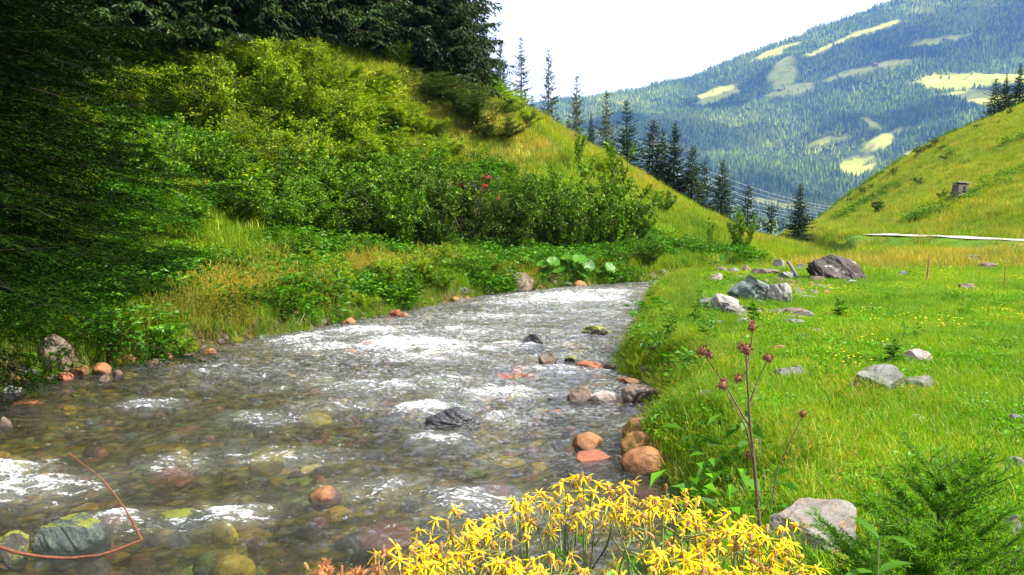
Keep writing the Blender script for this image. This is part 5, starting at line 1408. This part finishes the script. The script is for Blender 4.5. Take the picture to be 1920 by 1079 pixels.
def ragwort(px, top, depth, label, rad=0.075, nb=8, withered=False, group='yellow ragwort plants in the foreground', per=(3, 5)):
    T = at_depth(px, top, depth); gx0 = T[0] + rng.normal(0, 0.04); gy0 = T[1] + rng.normal(0, 0.05)
    z0 = hz(gx0, gy0) - 0.03
    root = empty('withered_plant' if withered else 'ragwort_plant', (gx0, gy0, z0))
    t = np.linspace(0, 1, 9)
    off = np.array([T[0] - gx0, T[1] - gy0, T[2] - z0 - 0.035])
    path = t[:, None] * off + np.column_stack([0.02 * np.sin(t * 3 + px), 0.02 * np.sin(t * 2.3), 0 * t]) * (1 - t)[:, None]
    b = MB(); tube(b, path, 0.0042 * (1 - 0.45 * t), 6)
    heads = []
    for k in range(nb):
        u = rng.uniform(0.76, 0.97); p0 = np.array([np.interp(u, t, path[:, i]) for i in range(3)])
        a = k * 2.4 + rng.normal(0, 0.3); q = rad * math.sqrt((k + 0.4) / nb) * rng.uniform(0.85, 1.15)
        e = off + np.array([q * math.cos(a), q * math.sin(a), -0.35 * q - rng.uniform(0, 0.05)])
        mid = p0 * 0.5 + e * 0.5 + np.array([0.15 * (e - p0)[0], 0.15 * (e - p0)[1], -0.01])
        tube(b, [p0, mid, e], [0.0022, 0.0017, 0.0012], 4, 0, False)
        for j in range(rng.integers(per[0], per[1] + 1)):
            h = e + np.array([rng.normal(0, 0.017), rng.normal(0, 0.017), rng.uniform(0.008, 0.035)])
            tube(b, [e, (e + h) / 2 + np.array([0, 0, -0.002]), h + np.array([0, 0, -0.007])], [0.0011, 0.0009, 0.0009], 3, 0, False)
            heads.append((h, e - off))
    ob('stem', b.mesh('ragwort_stem', [WST if withered else STG], True), root)
    for h, o_ in heads:
        q = rng.random()
        nm, me = ('flower_head', HEADS[rng.integers(7)]) if q < 0.76 else ('spent_head', BUD)
        if withered: nm, me = ('spent_head', SPK) if q < 0.8 else ('spent_head', BUD)
        tl = 2.6 * np.array([h[0] - off[0], h[1] - off[1]]) / max(rad, 0.03) * 0.35
        ob(nm, me, root, h, (-tl[1] + rng.normal(0, 0.35), tl[0] + rng.normal(0, 0.35), rng.uniform(0, 6.28)), rng.uniform(0.85, 1.2))
    for k in range(0 if withered else 14):
        u = 0.35 + 0.6 * k / 14; p = np.array([np.interp(u, t, path[:, i]) for i in range(3)])
        ob('leaf', LANCE, root, p, (rng.uniform(-0.1, 0.6), rng.normal(0, 0.2), k * 2.4 + rng.normal(0, .3)), rng.uniform(0.07, 0.12) * (1.25 - 0.6 * u))
    tag(root, label, 'plant', group)

RAG = [(1095, 866, 1.28, 0.075, 9, 'tallest yellow ragwort cluster in the middle of the bottom edge'), (1060, 905, 1.36, 0.06, 7, 'yellow ragwort just left of the tallest cluster'),
       (975, 925, 1.32, 0.055, 7, 'yellow ragwort spray reaching up left of the tallest cluster'), (915, 955, 1.25, 0.07, 8, 'yellow ragwort in the left half of the flower bank'),
       (850, 962, 1.18, 0.07, 9, 'yellow ragwort second from the left end of the flower bank'), (785, 985, 1.22, 0.06, 7, 'yellow ragwort at the left end of the flower bank'),
       (1245, 890, 1.25, 0.08, 10, 'broad yellow ragwort cluster before the orange stone heap'), (1205, 930, 1.3, 0.06, 7, 'yellow ragwort between the two highest clusters'),
       (1310, 925, 1.28, 0.07, 9, 'yellow ragwort right of the broad cluster'), (1385, 952, 1.2, 0.075, 9, 'yellow ragwort at the foot of the thistle'),
       (1450, 985, 1.18, 0.06, 8, 'yellow ragwort in front of the stained rock'), (1495, 1030, 1.12, 0.05, 7, 'lowest yellow ragwort at the right end of the flower bank'),
       (1280, 985, 1.12, 0.075, 9, 'yellow ragwort in the lower middle right of the flower bank'), (1365, 1030, 1.05, 0.065, 8, 'yellow ragwort touching the bottom edge below the thistle'),
       (1010, 1000, 1.12, 0.07, 8, 'yellow ragwort in the lower middle of the flower bank'), (880, 1030, 1.05, 0.07, 8, 'yellow ragwort touching the bottom edge at the left'),
       (740, 1035, 1.1, 0.05, 6, 'small yellow ragwort at the lower left end'), (1130, 1045, 1.0, 0.05, 6, 'yellow ragwort touching the bottom edge in the middle'), (1240, 1050, 1.02, 0.055, 6, 'yellow ragwort touching the bottom edge right of the middle'),
       (950, 1065, 1.0, 0.06, 6, 'yellow ragwort cut by the bottom edge left of the middle')]
for px, top, d, rad, nb, lab in RAG: ragwort(px, top, d, lab, rad * 1.08, int(nb * 1.08))
for px, top, d, lab in [(640, 1000, 1.25, 'withered reddish plant at the far left of the flower bank'), (700, 985, 1.35, 'taller withered plant with spiky orange seed heads'), (620, 1040, 1.15, 'low withered plant at the bottom edge by the water'), (760, 1000, 1.4, 'withered plant leaning into the yellow flowers')]:
    ragwort(px, top + 22, d, lab, 0.035, 4, True, 'withered plants beside the ragwort', (1, 3))

# ------------------------------------------------------------------ thistle
def thistle(base, y, segs, heads, label):
    stem = plain_mat('thistle_stem', (0.10, 0.055, 0.03), 0.8); br = plain_mat('thistle_bract', (0.17, 0.065, 0.025), 0.85); pk = plain_mat('thistle_floret', (0.36, 0.015, 0.09), 0.6, 0.2)
    B0 = at_depth(*base, y); B0[2] = hz(B0[0], B0[1]) - 0.03
    root = empty('thistle', tuple(B0))
    b = MB()
    for pts, r0, r1 in segs:
        P = np.array([at_depth(px, py, y + dy) - B0 for px, py, dy in pts])
        if pts[0] == (base[0], base[1], 0): P[0] = 0
        k = np.linspace(0, 1, len(P)); tt = np.linspace(0, 1, 12)
        Q = np.column_stack([np.interp(tt, k, P[:, i]) for i in range(3)])
        tube(b, Q, r0 + (r1 - r0) * tt, 6)
    ob('stem', b.mesh('thistle_stem', [stem], True), root)
    for i, (px, py, dy, s, pink) in enumerate(heads):
        r = np.random.default_rng(900 + i); hb = MB()
        V, F = ICO[2]; hb.add(V * np.array([0.012, 0.012, 0.014]), F, 0)
        D = rand_dirs(70, r); leaves(hb, D * 0.011, nrm(D + np.array([0, 0, 0.4])), rand_dirs(70, r), r.uniform(0.008, 0.016, 70), 0.004, 0, 0.1)
        if pink:
            D = nrm(np.column_stack([r.normal(0, 0.4, (40, 2)), np.ones(40)])); leaves(hb, np.tile([0, 0, 0.008], (40, 1)), D, rand_dirs(40, r), r.uniform(0.012, 0.02, 40), 0.003, 1, 0.05)
        h = ob('thistle_head', hb.mesh('thistle_head', [br, pk]), root, tuple(at_depth(px, py, y + dy) - B0), (r.normal(0, .4), r.normal(0, .4), r.uniform(0, 6)), s * 0.8)
        if pink: h['label'] = 'thistle head with magenta florets'
    lm = leaf_mat('thistle_leaf', [(0, (0.09, 0.08, 0.03)), (1, (0.14, 0.12, 0.05))], 0.2)
    for k in range(9):
        lb = MB(); r = np.random.default_rng(950 + k)
        for j in range(9):
            t = j / 9
            for sgn in (-1, 1): leaves(lb, [(0, t * 0.12, -0.12 * t * t)], [(sgn * 0.9, 0.7, r.normal(0, 0.3))], [(0, 0, 1)], 0.035 * (1 - t * 0.7), 0.012, 0)
        tube(lb, [(0, 0, 0), (0, 0.07, -0.03), (0, 0.13, -0.13)], [0.002, 0.0015, 0.0005], 4)
        u = k / 9.0
        pos = at_depth(base[0] - 26 * u, base[1] - 300 * u, y) - B0
        ob('leaf', lb.mesh('thistle_leaf', [lm]), root, tuple(pos), (R(-20), 0, k * 2.3), 0.8 - 0.4 * u)
    tag(root, label, 'plant')
thistle((1434, 955), 3.9, [([(1434, 955, 0), (1415, 880, 0), (1405, 780, 0), (1399, 665, 0)], 0.011, 0.004), ([(1405, 800, 0), (1365, 730, .1), (1322, 668, .1)], 0.005, 0.0025),
        ([(1412, 860, 0), (1398, 800, -.1), (1356, 728, -.1)], 0.005, 0.002), ([(1401, 690, 0), (1408, 650, .05), (1411, 622, .05)], 0.004, 0.0025), ([(1404, 760, 0), (1422, 710, 0), (1438, 678, 0)], 0.004, 0.002),
        ([(1399, 700, 0), (1390, 707, 0), (1385, 710, 0)], 0.003, 0.002), ([(1434, 955, 0), (1455, 890, .1), (1485, 820, .1), (1504, 782, .1)], 0.004, 0.002), ([(1418, 890, 0), (1412, 865, 0), (1402, 855, 0)], 0.003, 0.002)],
        [(1399, 656, 0, 2.3, False), (1411, 614, 0.05, 1.8, True), (1318, 659, 0.1, 2.1, False), (1332, 668, 0.1, 1.3, True), (1354, 722, -.1, 1.8, True), (1440, 672, 0, 1.7, False), (1385, 710, 0, 1.6, False), (1505, 776, 0.1, 1.5, False), (1402, 853, 0, 1.1, True), (1390, 650, 0.02, 1.5, False)],
        'tall branching thistle with brown heads rising from the right bank')

# ------------------------------------------------------------------ young spruce in the right foreground
def young_spruce(x, y, Ht, seed, label, wid=0.36):
    r = np.random.default_rng(seed); bt, bc = MB(), MB()
    z0 = hz(x, y) - 0.02
    tube(bt, [(0, 0, 0), (0.01, 0, Ht * 0.5), (0, 0.01, Ht)], [0.013, 0.009, 0.003], 7)
    NP, ND = [], []
    def shoot(p, d, L, sag):
        t = np.linspace(0, 1, 5); P = p + d * (L * t)[:, None] + np.array([0, 0, 1.0]) * (sag * L * t ** 2)[:, None]
        tube(bc, P, 0.0035 * (0.4 + L * 1.6) * (1 - 0.7 * t), 4, 1, False)
        n = int(L * 700) + 10; u = r.random(n)
        q = np.column_stack([np.interp(u, t, P[:, i]) for i in range(3)])
        rd = rand_dirs(n, r); rd = rd - (rd @ d)[:, None] * d * 0.8; rd[:, 2] = rd[:, 2] * 0.7 + 0.1
        NP.append(q); ND.append(nrm(nrm(rd) + d * 0.75))
        return P
    z = 0.05
    while z < Ht - 0.02:
        f = z / Ht
        for k in range(8):
            a = r.uniform(0, 6.28); L = wid * (1 - f) ** 0.7 * r.uniform(0.6, 1.25) + 0.05
            d = nrm(np.array([math.cos(a), math.sin(a), 0.35 + 0.6 * f + r.normal(0, 0.12)]))
            P = shoot(np.array([0, 0, z + r.uniform(-.02, .02)]), d, L, 0.15)
            m = int(L / 0.032)
            for j in range(m):
                u = 0.2 + 0.75 * j / max(m, 1); p = np.array([np.interp(u, np.linspace(0, 1, 5), P[:, i]) for i in range(3)])
                sd = nrm(d * 0.8 + np.cross(d, [0, 0, 1]) * (1 if j % 2 else -1) * r.uniform(0.6, 1.0) + np.array([0, 0, r.normal(0.0, 0.2)]))
                shoot(p, sd, (0.05 + 0.45 * L * (1 - u)) * r.uniform(0.8, 1.2), 0.1)
        z += 0.085 * r.uniform(0.8, 1.2)
    for k in range(5):
        a = k * 1.257; shoot(np.array([0, 0, Ht - 0.06]), nrm(np.array([math.cos(a) * 0.6, math.sin(a) * 0.6, 0.8])), 0.08, 0)
    shoot(np.array([0, 0, Ht - 0.1]), np.array([0, 0, 1.0]), 0.12, 0)
    NP = np.concatenate(NP); ND = np.concatenate(ND); n = len(NP)
    leaves(bc, NP, ND, rand_dirs(n, r), r.uniform(0.013, 0.021, n), 0.0030, 0, 0.05, 0)
    root = empty('young_spruce', (x, y, z0))
    ob('trunk', bt.mesh('young_trunk', [M['bark']], True), root); ob('crown', bc.mesh('young_crown', [M['young'], M['bark']]), root)
    tag(root, label, 'tree')
p = at_depth(1765, 865, 2.35); young_spruce(p[0], p[1], p[2] - hz(p[0], p[1]), 5, 'young bright green spruce in the lower right foreground', 0.55)

# ------------------------------------------------------------------ broad-leaved plants
def round_leaf(seed, mat):
    r = np.random.default_rng(seed); n = 18; a = np.linspace(0.25, 2 * np.pi - 0.25, n) - np.pi / 2
    rad = 1 + 0.06 * np.sin(a * 9) + r.normal(0, 0.03, n)
    rim = np.column_stack([rad * np.cos(a), rad * np.sin(a) + 0.25, 0.16 + 0.06 * np.sin(a * 5)]); mid = rim * 0.55 + np.array([0, 0.02, -0.06])
    V = np.concatenate([[[0, 0, 0]], mid, rim]); i = np.arange(n - 1)
    b = MB(); b.add(V, np.column_stack([0 * i, 1 + i, 2 + i])); b.F.append((np.column_stack([1 + i, 1 + n + i, 2 + n + i, 2 + i]), 0))
    return b.mesh('round_leaf', [mat], True)
RL = [round_leaf(k, M['butterbur']) for k in range(3)]
def butterbur(px, base, items, label):
    p = ground(px, base); s = p[1] / FPX
    root = empty('butterbur_plant', tuple(p))
    b = MB()
    for dx, dy, w in items:
        e = np.array([dx * s, rng.uniform(-0.15, 0.15), max(dy * s, 0.06)])
        tube(b, [(0, 0, 0), e * np.array([.6, .6, .6]), e], [0.012, 0.009, 0.006], 5)
        ob('leaf', RL[rng.integers(3)], root, tuple(e), (R(35) + rng.normal(0, .25), rng.normal(0, .3), rng.normal(0, 0.9)), w * s / 2)
    ob('stalks', b.mesh('stalks', [plain_mat('butterbur_stalk', (0.16, 0.2, 0.05), 0.6)]), root)
    tag(root, label, 'plant', 'butterbur plants')
butterbur(1015, 528, [(-22, 38, 26), (0, 30, 28), (22, 34, 26), (10, 16, 28), (-10, 12, 22), (34, 18, 24)], 'butterbur with round leaves right of the brown boulder')
butterbur(1075, 526, [(-14, 40, 28), (10, 36, 30), (28, 24, 28), (-4, 20, 30), (18, 8, 26), (-26, 22, 24)], 'butterbur with the largest round leaves in the bank gap')
butterbur(1120, 522, [(-10, 34, 26), (12, 30, 28), (4, 14, 28), (24, 16, 24), (-22, 14, 24)], 'butterbur at the right end of the leafy bank')
butterbur(560, 612, [(-12, 36, 26), (10, 26, 28), (20, 12, 24), (-6, 14, 24)], 'single butterbur overhanging the water on the left bank')
butterbur(1350, 505, [(-18, 14, 26), (4, 16, 28), (22, 12, 26), (10, 6, 24)], 'butterbur above the stones at the bend')
butterbur(1480, 905, [(-8, 16, 24), (16, 12, 22), (30, 18, 20)], 'broad green leaves in the grass behind the stained rock')

def nettle(px, top, depth, label):
    T = at_depth(px, top, depth); z0 = hz(T[0], T[1]); root = empty('nettle', (T[0], T[1], z0)); h = T[2] - z0
    b = MB(); tube(b, [(0, 0, 0), (0.01, 0, h * .5), (0, 0, h)], [0.005, 0.004, 0.002], 5); ob('stem', b.mesh('nettle_stem', [STG]), root)
    for k in range(14):
        u = 1 - (k // 2) * 0.09
        if u < 0.3: break
        ob('leaf', LANCE, root, (0, 0, h * u), (R(30 - 3 * k), 0, (k % 2) * 3.14 + (k // 2) * 1.57 + 0.4), 0.085 + 0.006 * k)
    tag(root, label, 'plant')
nettle(1648, 1010, 1.7, 'nettle with toothed leaves at the bottom edge by the young spruce')

# ------------------------------------------------------------------ driftwood, twigs, stakes
RED = bark_mat('red_brown_twig', (0.06, 0.018, 0.007), (0.19, 0.06, 0.022), 30)
def stick(name, pts, r0, r1, label, parts=None, mat=None, cat='branch'):
    b = MB()
    def sm(P):
        P = np.array(P); k = np.linspace(0, 1, len(P)); t = np.linspace(0, 1, 22)
        Q = np.column_stack([np.interp(t, k, P[:, i]) for i in range(3)])
        for _ in range(4): Q[1:-1] = (Q[:-2] + 2 * Q[1:-1] + Q[2:]) / 4
        return Q + np.random.default_rng(len(P)).normal(0, r0 * 0.12, Q.shape)
    Q = sm(pts); tube(b, Q, np.linspace(r0, r1, len(Q)), 7)
    o = ob(name, b.mesh(name, [mat or RED], True))
    for nm, pp, a, c in parts or []:
        b = MB(); Q = sm(pp); tube(b, Q, np.linspace(a, c, len(Q)), 6); ob(nm, b.mesh(nm, [mat or RED], True), o)
    return tag(o, label, cat)
stick('broken_branch', [at_depth(-40, 1010, 4.9), at_depth(30, 1038, 4.85), at_depth(120, 1049, 4.85), at_depth(200, 1040, 4.9), at_depth(268, 1012, 5.0)], 0.012, 0.008,
      'curved red-brown branch lying at the lower left with an upright twig', [('twig', [at_depth(266, 1013, 5.0), at_depth(240, 962, 5.05), at_depth(195, 900, 5.15), at_depth(128, 850, 5.25)], 0.008, 0.0035)])
stick('driftwood', [ground(1478, 512) + [0, 0, .3], ground(1495, 528) + [0, 0, .12]], 0.05, 0.035, 'weathered driftwood log slanting behind the boulders', mat=M['greybark'], cat='log')
stick('stake', [ground(1540, 528) + [0, -0.2, 0], ground(1540, 528) + [-0.08, -0.2, 0.36]], 0.02, 0.015, 'pale short stick in front of the dark lichen boulder', mat=M['greybark'], cat='stick')
stick('dry_stalk', [ground(1738, 530), ground(1738, 530) + [0.03, 0, 0.7]], 0.03, 0.01, 'dark upright stalk standing in the orange grass', mat=WST, cat='stalk')
stick('dry_stalk', [ground(1882, 540), ground(1882, 540) + [0.02, 0, 0.5]], 0.018, 0.006, 'thin stalk standing in the meadow at the right', mat=WST, cat='stalk')
stick('dry_stalk', [ground(1100, 965), ground(1100, 965) + [0.25, 0.2, 0.06], ground(1190, 925) + [0, 0, .1]], 0.008, 0.005, 'orange twig lying in the water behind the ragwort', cat='stick')
stick('dry_stalk', [ground(1085, 705), ground(1085, 705) + [0.05, 0, 0.16]], 0.008, 0.004, 'dark twig upright between midstream stones', cat='stick')
def red_twigs():
    d = ray(968, 716); t = EYE / -d[2]; root = empty('red_twig_tuft', (d[0] * t, t, -0.05)); b = MB()
    m = plain_mat('red_shoot', (0.42, 0.07, 0.03), 0.6)
    for k in range(30):
        a = rng.uniform(0, 6.28); L = rng.uniform(0.15, 0.42); e = np.array([math.cos(a) * L * 0.75, math.sin(a) * L * 0.5, L * rng.uniform(0.35, 0.8)])
        tube(b, [(0, 0, 0), e * 0.5 + [0, 0, 0.03], e], [0.007, 0.005, 0.002], 4, 0, False)
    ob('shoots', b.mesh('shoots', [m]), root)
    lb = ob('leaf', RL[0], root, (0.07, -0.12, 0.08), (R(20), 0, 1.0), 0.07)
    tag(root, 'tuft of bright red twigs growing in midstream', 'plant')
red_twigs()

# single weeds that stand out on the right bank and on the slope
def weed(px, base, h, label, flower=False):
    p = ground(px, base); s = p[1] / FPX; Hh = h * s
    root = empty('tall_weed', tuple(p)); b = MB(); l_ = MB(); r = np.random.default_rng(px)
    for k in range(3):
        a = r.uniform(0, 6.28); e = np.array([0.18 * Hh * math.cos(a), 0.18 * Hh * math.sin(a), Hh * r.uniform(0.75, 1)])
        t = np.linspace(0, 1, 5)[:, None]; P = e * t; tube(b, P, 0.006 * (1.1 - t[:, 0]), 4, 0, False)
        n = 26; u = r.uniform(0.15, 1, n)[:, None]; aa = r.uniform(0, 6.28, n)
        leaves(l_, e * u, np.column_stack([np.cos(aa), np.sin(aa), r.uniform(0.1, .8, n)]), np.tile([0, 0, 1.0], (n, 1)), 0.14 * (1.2 - u[:, 0]) , 0.035, 0, 0.3)
    ob('stem', b.mesh('weed_stem', [STG]), root); ob('foliage', l_.mesh('weed_foliage', [M['herb']]), root)
    tag(root, label, 'plant')
for px, base, h, lab in [(1255, 640, 90, 'tall leafy weed at the stream edge below the gravel bar'), (1300, 610, 90, 'tall weed with thin stems left of the gravel bar'), (1325, 650, 110, 'slender weed in front of the gravel bar'),
                         (1415, 610, 60, 'leafy weed standing before the pale slabs'), (1575, 600, 50, 'weed in the meadow right of the gravel bar'), (1670, 690, 70, 'tall weed growing by the flat-topped rock'), (1185, 660, 40, 'low leafy weed overhanging the stream at the right bank')]:
    weed(px, base, h, lab)
p = ground(540, 110); put_tree(SPS, 1, p[0], p[1], at_depth(545, 38, p[1])[2], 'young light spruce poking out of the willow thicket', None, 'spruce_tree', 0.9, 0.1, 5.0)
